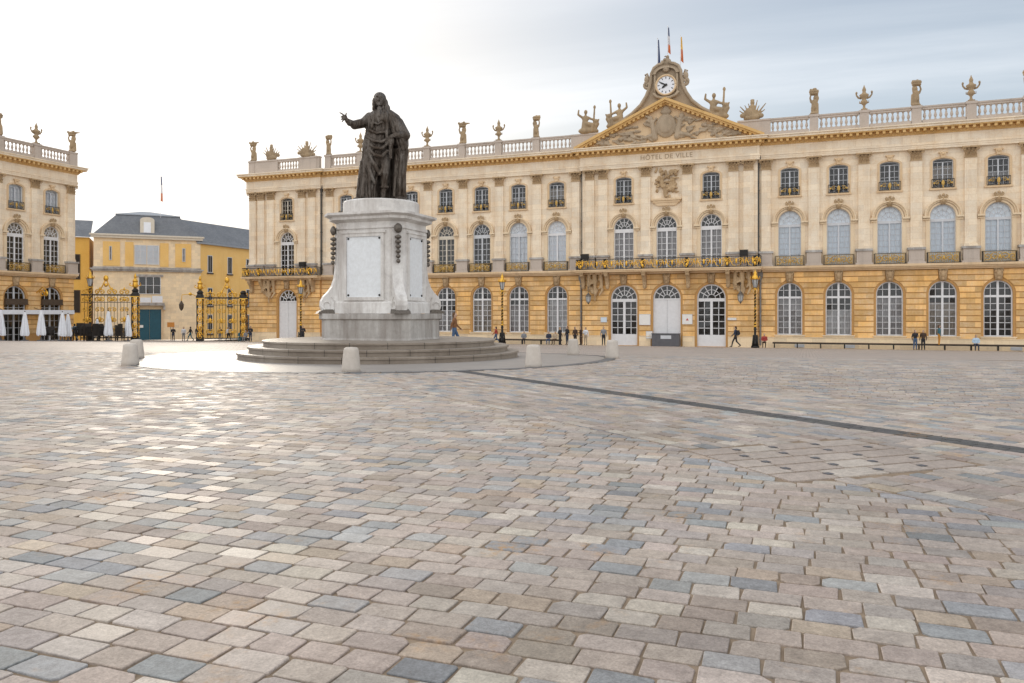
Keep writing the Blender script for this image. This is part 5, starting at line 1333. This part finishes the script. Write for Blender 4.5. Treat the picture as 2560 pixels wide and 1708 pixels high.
m = MB(); modillions(m,X0,0.1,0); tag(m.build('modillions', M['cornice'], HT), kind='stuff')
balustrade(HT,[(hp[i+1]+0.42,hp[i]-0.42) for i in range(5)],[(-0.95-0.42,-0.40)],hp[1:],0)
m = MB(); m.box(X0,-1.3,-1.05,0.0,3.30,3.42); m.box(X0,-1.3,-1.10,-1.05,3.02,3.46); m.build('canopy', M['fabric'], HT)
for x in (-5.27,-9.4,-13.5): MB().tube([(x,0,3.7),(x,-1.0,3.42)],0.03,5).build('canopy_stay', M['iron'], HT)
m = MB(); m.tube([(0,0,5.3),(0,-0.9,5.9),(0,-1.5,5.5)],0.06,6); m.tube([(0,-p[0],p[2]) for p in scroll_pts(0.8,5.2,0.4,0,0.4,1.4)],0.06,5); m.sphere((0,-1.4,5.2),(0.12,0.3,0.3)); m.build('gilded_bracket', M['gold'], HT, (-5.0,0,0))
def hpos(x, y, z): return (-64.2-y, 65.3+x, ZF+0.05+z)
sculpture('putto', pms[2], 0, 'stone putto at the roof corner of the left palace', 'sculpture', pg_, parent_loc=hpos(-0.95,-0.3,21.06), rz=0.6)
sculpture('urn', um, 0, 'two-handled stone urn on the roof of the left palace', 'urn', ug_, parent_loc=hpos(-5.27,-0.3,21.08), rz=PI/2)
sculpture('putto', pms[0], 0, 'stone putto cut by the left picture edge on the palace roof', 'sculpture', pg_, parent_loc=hpos(-9.41,-0.3,21.08))
sculpture('urn', um, 0, 'smaller urn on the rear roof edge of the left palace', 'urn', ug_, parent_loc=hpos(-2.9,10,20.4), s=0.9)
o = MB().tube([(0,0,0),(0,0,4.5)],0.05,6,0.03).build('roof_mast', M['pipe'], None, hpos(-9.6,6,19.4)); tag(o, 'thin pale mast on the roof of the left palace', 'mast')

# ------------------------------------------------------------------ yellow building beyond the gates
BA = math.atan2(0.70,0.714)
BG = empty('gatehouse_building', (-82.42,92.52,-2.75), BA)
tag(BG, 'yellow and cream gatehouse with dark mansard roof and teal gate', 'building')
zb = 2.75   # lift from world height to local
m = MB()
m.box(-6.9,8.1,0.05,10,0,8.3+zb-0.0); m.build('lower_wall', M['palestone'], BG)
m = MB(); m.box(-6.85,8.05,0.12,10,8.3+zb,13.1+zb); m.build('upper_wall', M['palestone'], BG)
for a, b in ((-5.6,-3.3),(-2.6,-1.45),(2.25,3.45),(4.4,6.7)):
    m = MB(); m.box(a,b,0.04,0.14,8.55+zb,12.2+zb); m.build('yellow_panel', M['plaster'], BG)
m = MB()
m.box(-7.3,8.5,-0.40,0.2,8.0+zb,8.18+zb); m.box(-7.1,8.3,-0.25,0.2,7.75+zb,8.0+zb); m.box(-6.95,8.15,-0.15,0.2,8.18+zb,8.4+zb); m.build('string_course', M['granite'], BG)
m = MB(); m.box(-7.2,8.4,-0.30,0.25,12.75+zb,13.1+zb); m.box(-7.4,8.6,-0.48,0.3,13.1+zb,13.35+zb); m.build('cornice', M['cream'], BG)
m = MB()
m.prismz([(-6.9,0),(8.1,0),(8.1,10),(-6.9,10)],13.35+zb,16.6+zb,[(-3.9,2.6),(5.0,2.6),(5.0,8),(-3.9,8)])
rf = m.build('mansard_roof', M['slate'], BG)
m = MB(); m.prismz([(-4.05,2.45),(5.15,2.45),(5.15,8.1),(-4.05,8.1)],16.6+zb,16.75+zb); m.prismz([(-3.9,2.6),(5.0,2.6),(5.0,8),(-3.9,8)],16.75+zb,17.5+zb,[(-0.5,5),(0.8,5),(0.8,5.3),(-0.5,5.3)]); m.build('lead_cap', M['lead'], rf)
m = MB(); m.box(-0.55,1.45,0.3,3.0,13.4+zb,15.7+zb); arch_ring(m,0.45,15.7+zb,0.0,0.0,1.0,0.45,0.3,2.8); m.build('dormer', M['cream'], rf)
m = MB(); m.box(-0.05,0.95,0.24,0.3,13.75+zb,15.35+zb); m.build('dormer_window', M['whiteblind'], rf)
# double window upstairs, slits, lower window, canopy, gate
def simple_window(par, x0, x1, z0, z1, y, mat_frame, mat_in, cols=2, rows=3):
    m = MB(); f_ = 0.08
    m.box(x0,x1,y-0.06,y+0.04,z0,z0+f_); m.box(x0,x1,y-0.06,y+0.04,z1-f_,z1); m.box(x0,x0+f_,y-0.06,y+0.04,z0+f_,z1-f_); m.box(x1-f_,x1,y-0.06,y+0.04,z0+f_,z1-f_)
    for k in range(1,cols): x = x0+(x1-x0)*k/cols; m.box(x-0.04,x+0.04,y-0.05,y+0.03,z0+f_,z1-f_)
    for k in range(1,rows): z = z0+(z1-z0)*k/rows; m.box(x0+f_,x1-f_,y-0.04,y+0.02,z-0.025,z+0.025)
    w = m.build('window', M[mat_frame], par)
    m = MB(); m.add([(x0+f_,y,z0+f_),(x1-f_,y,z0+f_),(x1-f_,y,z1-f_),(x0+f_,y,z1-f_)],[(0,1,2,3)]); m.build('pane', M['glass'], w)
    m = MB(); m.add([(x0+f_,y+0.03,z0+f_),(x1-f_,y+0.03,z0+f_),(x1-f_,y+0.03,z1-f_),(x0+f_,y+0.03,z1-f_)],[(0,1,2,3)]); m.build('blind', M[mat_in], w)
    return w
simple_window(BG,-1.3,0.35,8.85+zb,11.8+zb,0.02,'white','whiteblind'); simple_window(BG,0.45,2.1,8.85+zb,11.8+zb,0.02,'white','whiteblind')
for a, b in ((-4.75,-4.4),(5.4,5.85)): simple_window(BG,a,b,9.4+zb,11.5+zb,0.0,'greypaint','curtain',1,2)
simple_window(BG,-0.75,2.35,4.3+zb,7.0+zb,-0.02,'white','dark',3,2)
m = MB(); m.box(-1.1,2.7,-0.25,0.06,7.0+zb,7.3+zb); m.build('lintel', M['granite'], BG)
m = MB(); m.box(-0.8,2.9,-0.9,0.06,2.55+zb,2.95+zb); m.box(-1.0,-0.8,-0.5,0.06,1.9+zb,2.6+zb); m.box(2.7,3.0,-0.6,0.06,1.9+zb,2.6+zb); m.build('balcony_slab', M['granite'], BG)
m = MB(); m.box(-0.5,1.0,-0.85,-0.80,3.0+zb,3.75+zb); m.box(1.15,2.6,-0.85,-0.80,3.0+zb,4.0+zb); m.build('balcony_banner', M['fabric'], BG)
gt = MB().box(-0.85,0.74,-0.04,0.06,0.0,1.95+zb).build('gate_leaf', M['teal'], BG); g2 = MB().box(0.78,2.4,-0.04,0.06,0.0,1.95+zb).build('gate_leaf', M['teal'], BG)
for gg, a, b in ((gt,-0.7,0.6),(g2,0.95,2.25)):
    m = MB()
    for k in range(3): m.box(a,b,-0.07,-0.04,0.3+1.5*k,1.5+1.5*k)
    m.build('gate_panel', M['teal'], gg)
m = MB(); m.box(-0.75,-0.1,-0.09,-0.075,1.9,2.3); m.build('gate_notice', M['paper'], gt)
for a in (-1.15,2.42): MB().box(a,a+0.28,-0.12,0.06,0,2.1+zb).build('gate_jamb', M['trim'], BG)
# right wing running back along the street, left wing
WR = empty('street_wing_building', (-77.0,98.0,-2.75), 0)
tag(WR, 'long yellow street building with grey slate roof right of the gatehouse', 'building')
WL = 34.0
m = MB(); m.box(-9,0,0,WL,0,15.3); m.build('wall', M['plaster'], WR)
m = MB()
m.add([(0.5,-0.2,15.3),(0.5,WL,15.3),(-4.5,WL,19.2),(-4.5,-0.2,19.2),(-9.5,-0.2,15.3),(-9.5,WL,15.3)],[(0,1,2,3),(4,3,2,5),(0,3,4)]); m.build('roof', M['slate'], WR)
m = MB(); m.box(-0.1,0.55,-0.2,WL,15.05,15.3); m.build('eave', M['lead'], WR)
for k in range(6):
    for z0, z1 in ((10.6,13.4),(5.3,8.2),(0.8,3.9)):
        y0 = 2.6+4.6*k
        m = MB(); m.box(-0.06,0.06,y0-0.55,y0+0.55,z0,z1); w = m.build('window', M['greypaint'], WR)
        m = MB(); m.box(0.0,0.075,y0-0.42,y0-0.04,z0+0.12,z1-0.1); m.box(0.0,0.075,y0+0.04,y0+0.42,z0+0.12,z1-0.1); m.build('pane', M['dark'], w)
        m = MB(); m.box(0,0.18,y0-0.7,y0+0.7,z0-0.2,z0); m.build('sill', M['wood'], w)
WLb = empty('yellow_side_building', (-88.6,87.2,-2.75), BA); tag(WLb, 'deep yellow wall with grey roof between the palace and the gatehouse', 'building')
m = MB(); m.box(-12,0.6,1.2,10,0,15.6); m.build('wall', M['gold_plaster'], WLb)
m = MB(); m.add([(-12.5,0.7,15.6),(0.8,0.7,15.6),(0.8,5.5,18.6),(-12.5,5.5,18.6)],[(0,1,2,3)]); m.build('roof', M['slate'], WLb)
for x in (-1.2,-4.4):
    for z0, z1 in ((9.2,13.0),(4.2,7.6)):
        m = MB(); m.box(x-0.6,x+0.6,1.1,1.25,z0,z1); w = m.build('window', M['wood'], WLb); m = MB(); m.box(x-0.46,x+0.46,1.05,1.12,z0+0.15,z1-0.15); m.build('pane', M['dark'], w)
flagpole(-82.5,95.9,14.6,8.4,['blueflag','whiteflag','redflag'],'flag on the pole above the gatehouse roof',4.6,0.45)

# ------------------------------------------------------------------ gilded wrought-iron gates at the corner
GA, GB = Vector((-64.2,65.4)), Vector((-49.3,76.3)); gdir = (GB-GA).normalized(); gang = math.atan2(gdir.y,gdir.x); GLEN = (GB-GA).length
def gate_pillar(par, x, tall=True, urn_=True):
    m = MB(); m.cm = 0
    for sx_ in (-1,1):
        for sy_ in (-1,1): m.box(sx_*0.31-0.06,sx_*0.31+0.06,sy_*0.31-0.06,sy_*0.31+0.06,0,5.2)
    m.box(-0.42,0.42,-0.42,0.42,0,0.5); m.box(-0.42,0.42,-0.42,0.42,5.05,5.3); m.lathe([(0.44,5.3),(0.30,5.55),(0.38,5.7),(0.2,5.95)],seg=10)
    m.cm = 1
    for z in (0.7,1.6,2.6,3.5,4.5):
        m.tube([(0.26*math.cos(a*0.6),-0.38,z+0.4*math.sin(a*0.6)) for a in range(11)],0.06,5); m.sphere((0,-0.40,z),(0.14,0.08,0.26),5,6)
        m.tube([(0.38,0.26*math.cos(a*0.6),z+0.4*math.sin(a*0.6)) for a in range(11)],0.06,5)
    m.box(-0.45,0.45,-0.45,0.45,4.96,5.05)
    if urn_:
        m.lathe([(0.12,5.95),(0.3,6.15),(0.31,6.4),(0.25,6.65),(0.32,6.8),(0.12,7.1),(0.16,7.3),(0.03,7.7)],seg=10,fold=0.1,nf=5)
        for sx_ in (-1,1): m.tube([(sx_*0.3,0,6.2),(sx_*0.6,0,6.35),(sx_*0.5,0,6.6)],0.07,5)
    m.build('gate_pillar', [M['iron'],M['gold']], par, (x,0,0))
def gate_grille(par, a, b, z1=5.0, crest=0.5, dens=0.32):
    m = MB(); m.box(a,b,-0.06,0.06,z1,z1+0.16); m.box(a,b,-0.05,0.05,0.25,0.38); m.box(a,b,-0.05,0.05,z1-0.8,z1-0.74); m.build('grille_rail', M['iron'], par)
    n = max(2,int((b-a)/dens)); m = MB()
    for k in range(1,n): x = a+(b-a)*k/n; m.box(x-0.02,x+0.02,-0.02,0.02,0.3,z1)
    tag(m.build('grille_bars', M['iron'], par), kind='stuff')
    n2 = max(1,int((b-a)/1.1))
    for k in range(n2):
        m = MB(); x = a+(k+0.5)*(b-a)/n2
        for s_ in (-1,1):
            m.tube([(x+s_*p[0],p[1],p[2]) for p in scroll_pts(0.25,z1-0.45,0.28,-0.05,0.4,1.3)],0.07,5); m.tube([(x+s_*p[0],p[1],p[2]) for p in scroll_pts(0.24,z1+0.42,0.28,-0.04,0.2,1.3)],0.07,5)
            [m.tube([(x+s_*p[0],p[1],p[2]) for p in scroll_pts(0.22,zq,0.25,-0.05,0.4,1.3)],0.06,5) for zq in (1.1,2.3,3.5)]
        m.sphere((x,-0.05,z1-0.45),(0.10,0.06,0.24),5,6); m.sphere((x,-0.05,2.4),(0.13,0.07,0.36),5,6); m.sphere((x,-0.04,z1+0.75),(0.10,0.07,0.22),5,6); m.sphere((x,-0.05,1.0),(0.10,0.06,0.2),5,6); tag(m.build('gilt_scrollwork', M['gold'], par, smooth=True), kind='stuff')
    cx = (a+b)/2; h = crest; m = MB()
    for s_ in (-1,1): m.tube([(cx+s_*(0.1+0.9*t_),-0.04,z1+0.2+(1-t_)**1.5*2.0*h) for t_ in [k/8 for k in range(9)]],0.07,5)
    m.sphere((cx,-0.04,z1+0.4+2.1*h),(0.28,0.16,0.36),6,8); m.sphere((cx,-0.04,z1+0.3+1.2*h),(0.22,0.12,0.22),5,7)
    m.build('gilt_crest', M['gold'], par, smooth=True)
def gpt(k): p = GA+(GB-GA)*k; return p
gl_ = empty('gilded_gate', (GA.x,GA.y,G(GA.x,GA.y)), gang); tag(gl_, 'gilded black iron gate beside the left palace with white parasols before it', 'gate', 'gilded iron gates')
gate_grille(gl_,0.3,0.319*GLEN-0.5,5.1,0.75); gate_pillar(gl_,0.319*GLEN)
gr_p = gpt(0.66); gr = empty('gilded_gate', (gr_p.x,gr_p.y,G(gr_p.x,gr_p.y)), gang); tag(gr, 'gilded black iron gate beside the left end of the town hall', 'gate', 'gilded iron gates')
o0 = 0.66*GLEN
gate_pillar(gr,0.695*GLEN-o0); gate_grille(gr,0.695*GLEN-o0+0.5,0.99*GLEN-o0,5.0,0.85); gate_pillar(gr,0.955*GLEN-o0,urn_=False)
def slim_lamp():
    p = gpt(0.07); street_lamp(p.x+0.9,p.y-0.9,'slim gilded street lamp between the parasols at the left gate',s=1.18)
slim_lamp()
def hanging_lantern():
    p = gpt(0.585); e = empty('hanging_lantern', (p.x,p.y,G(p.x,p.y)+3.9)); tag(e, 'small gilded lantern on a bracket left of the right gate pillar', 'lantern')
    m = MB(); m.lathe([(0.05,-0.35),(0.22,-0.1),(0.28,0.35),(0.10,0.7),(0.03,0.85)],seg=8); m.build('lantern_body', M['wood'], e)
    m = MB(); m.tube([(0,0,0.8),(0.1,0,1.5),(0.9,0.6,1.6),(1.6,1.15,1.2)],0.05,5); m.sphere((0.8,0.55,1.6),0.2); m.build('bracket', M['gold'], e)
hanging_lantern()

# ------------------------------------------------------------------ terrace: closed parasols, stacked chairs
def parasol_parts(v):
    q = random.Random(60+v); seg = 20; m = MB()
    prof = [(0.05,2.95),(0.12,2.9),(0.17,2.6),(0.22,2.1),(0.28,1.5),(0.34,1.0),(0.36,0.75),(0.33,0.6)]
    vs_, fs = [], []
    for r_, z in prof:
        for k in range(seg):
            a = 2*PI*k/seg; f_ = 1+0.20*(1 if k%2 else -1)*min(1,(2.95-z)/1.0); vs_.append((r_*f_*math.cos(a)+0.02*(2.9-z)*q.uniform(-.3,.3), r_*f_*math.sin(a), z-(0.16*q.random() if z < 0.7 else 0)))
    for i in range(len(prof)-1):
        for k in range(seg): k2 = (k+1)%seg; fs.append((i*seg+k,(i+1)*seg+k,(i+1)*seg+k2,i*seg+k2))
    m.add(vs_,fs)
    return m.mesh('canopy', M['fabric'], False)
PC = [parasol_parts(i) for i in range(3)]
m = MB(); m.tube([(0,0,0),(0,0,3.0)],0.035,6); m.sphere((0,0,3.02),0.06,5,6); PP = m.mesh('pole', M['wood'])
m = MB(); m.box(-0.35,0.35,-0.35,0.35,0,0.09); m.lathe([(0.1,0.09),(0.07,0.35)],seg=8); PB = m.mesh('base', M['grey'])
PAR = [(2,'cut by the left picture edge',55.5,1.05),(62,'between the first two shop windows of the left palace',56.6,0.98),(103,'with flared hem before the second shop window',57.8,1.06),(156,'at the palace corner, front one of two',59.5,1.0),(170,'at the palace corner, rear one of two',60.5,0.95),(243,'short one left of the tall parasol at the gate',64.6,0.82),(271,'tall one in the middle of the left gate',64.3,1.1),(320,'rightmost one beside the left gate pillar',66.3,0.98)]
for i, (xs, where, y, s) in enumerate(PAR):
    p = at(xs,y); e = empty('closed_parasol', p, rng.uniform(0,6)); e.scale = (s,)*3
    tag(e, f'closed white parasol {where}', 'parasol', 'closed white parasols on the terrace')
    put('canopy', PC[i%3], e); put('pole', PP, e); put('base', PB, e)
def chair_mesh():
    m = MB()
    m.box(-0.24,0.24,-0.24,0.22,0.42,0.47)
    m.prismx([(0.18,0.47),(0.24,0.47),(0.32,0.92),(0.26,0.92)],-0.23,0.23)
    for sx_ in (-1,1):
        m.tube([(sx_*0.22,-0.22,0),(sx_*0.22,-0.20,0.64)],0.022,5); m.tube([(sx_*0.22,0.27,0),(sx_*0.22,0.20,0.66)],0.022,5); m.box(sx_*0.22-0.03,sx_*0.22+0.03,-0.24,0.26,0.63,0.67)
    return m.mesh('chair', M['wicker'])
cm_ = chair_mesh()
for n_, (xs, y, cnt, where) in enumerate(((196,61.6,6,'just right of the palace corner'),(222,63.2,6,'right behind the slim lamp'),(263,64.9,6,'just behind the tall white parasol'),(301,65.6,5,'just left of the rightmost parasol'),(176,61.0,5,'at the palace corner'),(203,62.3,6,'left of the lamp by the left gate'),(232,63.6,6,'behind the short white parasol'),(255,64.4,6,'left of the tall white parasol'),(291,65.2,6,'between the tall and the rightmost parasol'),(122,58.6,3,'before the second shop window'))):
    p = at(xs,y)
    for k in range(cnt):
        o = put('stacking_chair', cm_, None, (p.x+rng.uniform(-.02,.02),p.y+rng.uniform(-.02,.02),p.z+0.14*k), 0.5+n_*0.7); o.rotation_euler[0] = 0.0
        o.scale = (1.6,1.6,1.3)
        tag(o, f'dark chair, {"lowest" if k == 0 else ("topmost" if k == cnt-1 else ORD[k]+" up")} in the stack {where}', 'chair', 'stacked dark terrace chairs')
    
# ------------------------------------------------------------------ people
skin = solid('skin', (0.50,0.33,0.24)); shoe = solid('shoe_leather', (0.03,0.028,0.026))
COL = dict(black=(0.02,0.02,0.024),navy=(0.03,0.04,0.07),brown=(0.20,0.09,0.035),jeans=(0.06,0.11,0.20),white=(0.70,0.72,0.76),grey=(0.22,0.23,0.25),teal=(0.04,0.14,0.18),orange=(0.55,0.24,0.03),yellow=(0.62,0.36,0.04),beige=(0.45,0.36,0.26),lightblue=(0.45,0.58,0.70),red=(0.35,0.05,0.04),darkbrown=(0.06,0.035,0.022))
HAIR = dict(dark=(0.03,0.02,0.014),brown=(0.11,0.06,0.03),blond=(0.38,0.25,0.11),grey=(0.30,0.29,0.28))
def person(xs, y, pose, face, top, legs, hair, label, h=1.72, z=None, bag=None):
    q = random.Random(hash((xs,label)) % 1000 if False else int(xs)); P = []; W = []
    def a(w, *p): P.append(p); W.append(w)
    hipz = 0.92; dz = 0.0
    if pose == 'sit': dz = -0.42
    H = hipz+dz
    for s_ in (-1,1):
        hp_ = (s_*0.09,0,H)
        if pose == 'stand': kn, an = (s_*0.10,-0.01,0.50), (s_*0.11,0.02,0.09)
        elif pose == 'walk': kn, an = ((0.10,-0.20,0.52),(0.10,-0.30,0.12)) if s_ > 0 else ((-0.10,0.06,0.50),(-0.10,0.36,0.20))
        else: kn, an = (s_*0.12,-0.42,0.50), (s_*0.12,-0.42,0.09)
        a(2,'c',hp_,kn,0.095,0.068); a(2,'c',kn,an,0.066,0.05); a(4,'c',(an[0],an[1]+0.02,an[2]-0.04),(an[0]+s_*0.02,an[1]-0.15,an[2]-0.05 if pose != 'walk' or s_ > 0 else an[2]-0.13),0.045,0.038)
    a(2,'e',(0,0,H+0.03),(0.165,0.12,0.12)); a(1,'e',(0,0,H+0.20),(0.165,0.115,0.20)); a(1,'e',(0,-0.005,H+0.40),(0.195,0.125,0.19)); a(1,'c',(-0.155,0,H+0.50),(0.155,0,H+0.50),0.07,0.07)
    a(0,'c',(0,0,H+0.52),(0,-0.01,H+0.64),0.055,0.05); a(0,'e',(0,-0.025,H+0.72),(0.075,0.095,0.118)); a(0,'c',(0,-0.11,H+0.725),(0,-0.13,H+0.70),0.012,0.018); a(3,'e',(0,0.015,H+0.755),(0.085,0.098,0.098)); a(3,'e',(0,0.06,H+0.68),(0.075,0.055,0.10))
    for s_ in (-1,1):
        sh = (s_*0.20,0,H+0.48)
        if pose == 'walk': el, wr = (s_*0.26,s_*-0.10+0.02,H+0.22), (s_*0.24,s_*-0.22-0.08,H+0.02)
        elif pose == 'sit': el, wr = (s_*0.26,-0.03,H+0.22), (s_*0.12,-0.24,H+0.14)
        elif q.random() < 0.5: el, wr = (s_*0.26,0.03,H+0.22), (s_*0.12,-0.20,H+0.28)
        else: el, wr = (s_*0.26,0.03,H+0.20), (s_*0.27,-0.06,H-0.04)
        a(1,'c',sh,el,0.066,0.052); a(1,'c',el,wr,0.050,0.038); d = (Vector(wr)-Vector(el)).normalized(); b = Vector(wr)+d*0.07; a(0,'e',tuple(b),(0.034,0.034,0.05))
        for k in range(4): f0 = b+Vector((0.012*(k-1.5),0,-0.02)); a(0,'c',tuple(f0),tuple(f0+d*0.05),0.010,0.008)
    me = blob(P,0.026,[skin,solid('cloth_'+top,COL[top]),solid('cloth_'+legs,COL[legs]),solid('hair_'+hair,HAIR[hair]),shoe],W,smooth=1,name='person')
    p = at(xs,y); o = put('person', me, None, (p.x,p.y,p.z if z is None else z), face); s = h/1.72; o.scale = (s,s,s)
    tag(o, label, 'person', 'people on the square')
    if bag:
        m = MB(); m.box(-0.15,0.15,0.13,0.30,0,0.42); m.box(-0.12,0.12,0.30,0.36,0.05,0.26); bo = m.build('backpack', solid('bag_'+bag,COL[bag]), None, (p.x,p.y,p.z+H*s+0.12), face); tag(bo, f'{bag} backpack on the person: {label}'[:0]+f'{bag} backpack worn by the {label}', 'backpack')
TOCAM = 0.35
person(1136,36.4,'walk',1.9,'brown','jeans','brown','man in brown jacket and jeans walking behind the monument steps',1.80)
person(1839,70.2,'walk',-1.7,'navy','black','dark','person in dark clothes striding past the right glazed door',1.78,bag='black')
person(1509,71.0,'stand',0.4,'grey','black','dark','person in grey and black standing beside the left glazed door',1.72)
person(1400,70.8,'stand',1.2,'black','black','blond','person in black at the left of the dark group by the wall',1.62)
person(1418,72.6,'stand',-0.6,'black','navy','dark','second person from the left in the dark group by the wall',1.75)
person(1438,72.0,'stand',0.9,'darkbrown','black','dark','person in dark brown in the group by the wall',1.70)
person(1452,72.4,'stand',-0.9,'darkbrown','darkbrown','brown','rightmost person in dark brown in the group by the wall',1.70)
person(1464,73.6,'stand',0.0,'white','beige','dark','person in a white top right of the dark group',1.68)
person(1372,74.85,'sit',0.1,'navy','jeans','brown','person in navy sitting on the bench left of the dark group',1.70)
person(1388,74.85,'sit',-0.2,'beige','darkbrown','blond','fair-haired person in beige sitting on the bench left of the dark group',1.66)
person(1310,74.85,'sit',0.2,'grey','black','grey','person in grey sitting alone on the bench near the middle lamp',1.70)
person(1240,74.0,'walk',-1.4,'red','jeans','dark','person in a red top walking just left of the middle lamp',1.70)
person(2440,74.85,'sit',0.0,'lightblue','navy','brown','person in pale blue sitting on the bench near the right picture edge',1.70)
person(1911,74.6,'sit',0.0,'red','darkbrown','brown','person sitting on the bench beside the right lamp',1.65)
person(2288,73.0,'stand',0.3,'black','jeans','brown','person in black top and jeans before the fourth right window',1.62)
person(2308,73.0,'stand',-0.4,'darkbrown','black','dark','person in dark brown standing next to the one in jeans',1.62)
person(2348,75.0,'stand',1.6,'teal','orange','brown','person in teal jacket leaning at the wall by the bench',1.70,z=ZF+0.42)
person(757,69.6,'stand',0.6,'black','black','dark','person in black standing right of the lamp by the end door',1.70)
person(186,61.3,'walk',-1.5,'lightblue','grey','dark','person in pale blue carrying a bag before the palace corner',1.78,bag='black')
person(433,77.0,'stand',0.9,'black','navy','dark','person in black under the orange board',1.72)
person(459,77.5,'stand',0.5,'white','grey','brown','person in white left of the right gate pillar',1.75)
person(476,77.0,'walk',-1.2,'black','teal','dark','person in black and teal walking left of the right gate pillar',1.75)
person(494,75.0,'stand',1.1,'black','black','dark','person in black at the foot of the right gate pillar',1.75)
person(502,74.5,'stand',0.2,'orange','black','dark','person in an orange jacket before the right gate pillar',1.70)
person(550,76.0,'stand',0.7,'navy','grey','dark','person in navy before the right gilded gate',1.70)
person(571,75.0,'walk',1.4,'white','black','brown','person in white walking before the right gilded gate',1.68)
person(601,75.5,'sit',0.5,'teal','teal','dark','person in teal sitting near the town hall corner',1.70)
person(614,75.0,'sit',0.1,'grey','grey','grey','person in grey sitting near the town hall corner',1.68)
person(626,74.5,'stand',0.3,'black','navy','dark','person in black standing at the town hall corner',1.78)
e = empty('orange_signboard', at(427,77.3)); tag(e, 'orange board on a post above the people by the teal gate', 'sign')
MB().tube([(0,0,0),(0,0,2.0)],0.03,6).build('post', M['iron'], e); m = MB(); m.box(-0.42,0.42,-0.03,0.03,1.75,2.35); m.build('panel', M['orange'], e, rz=0.7)
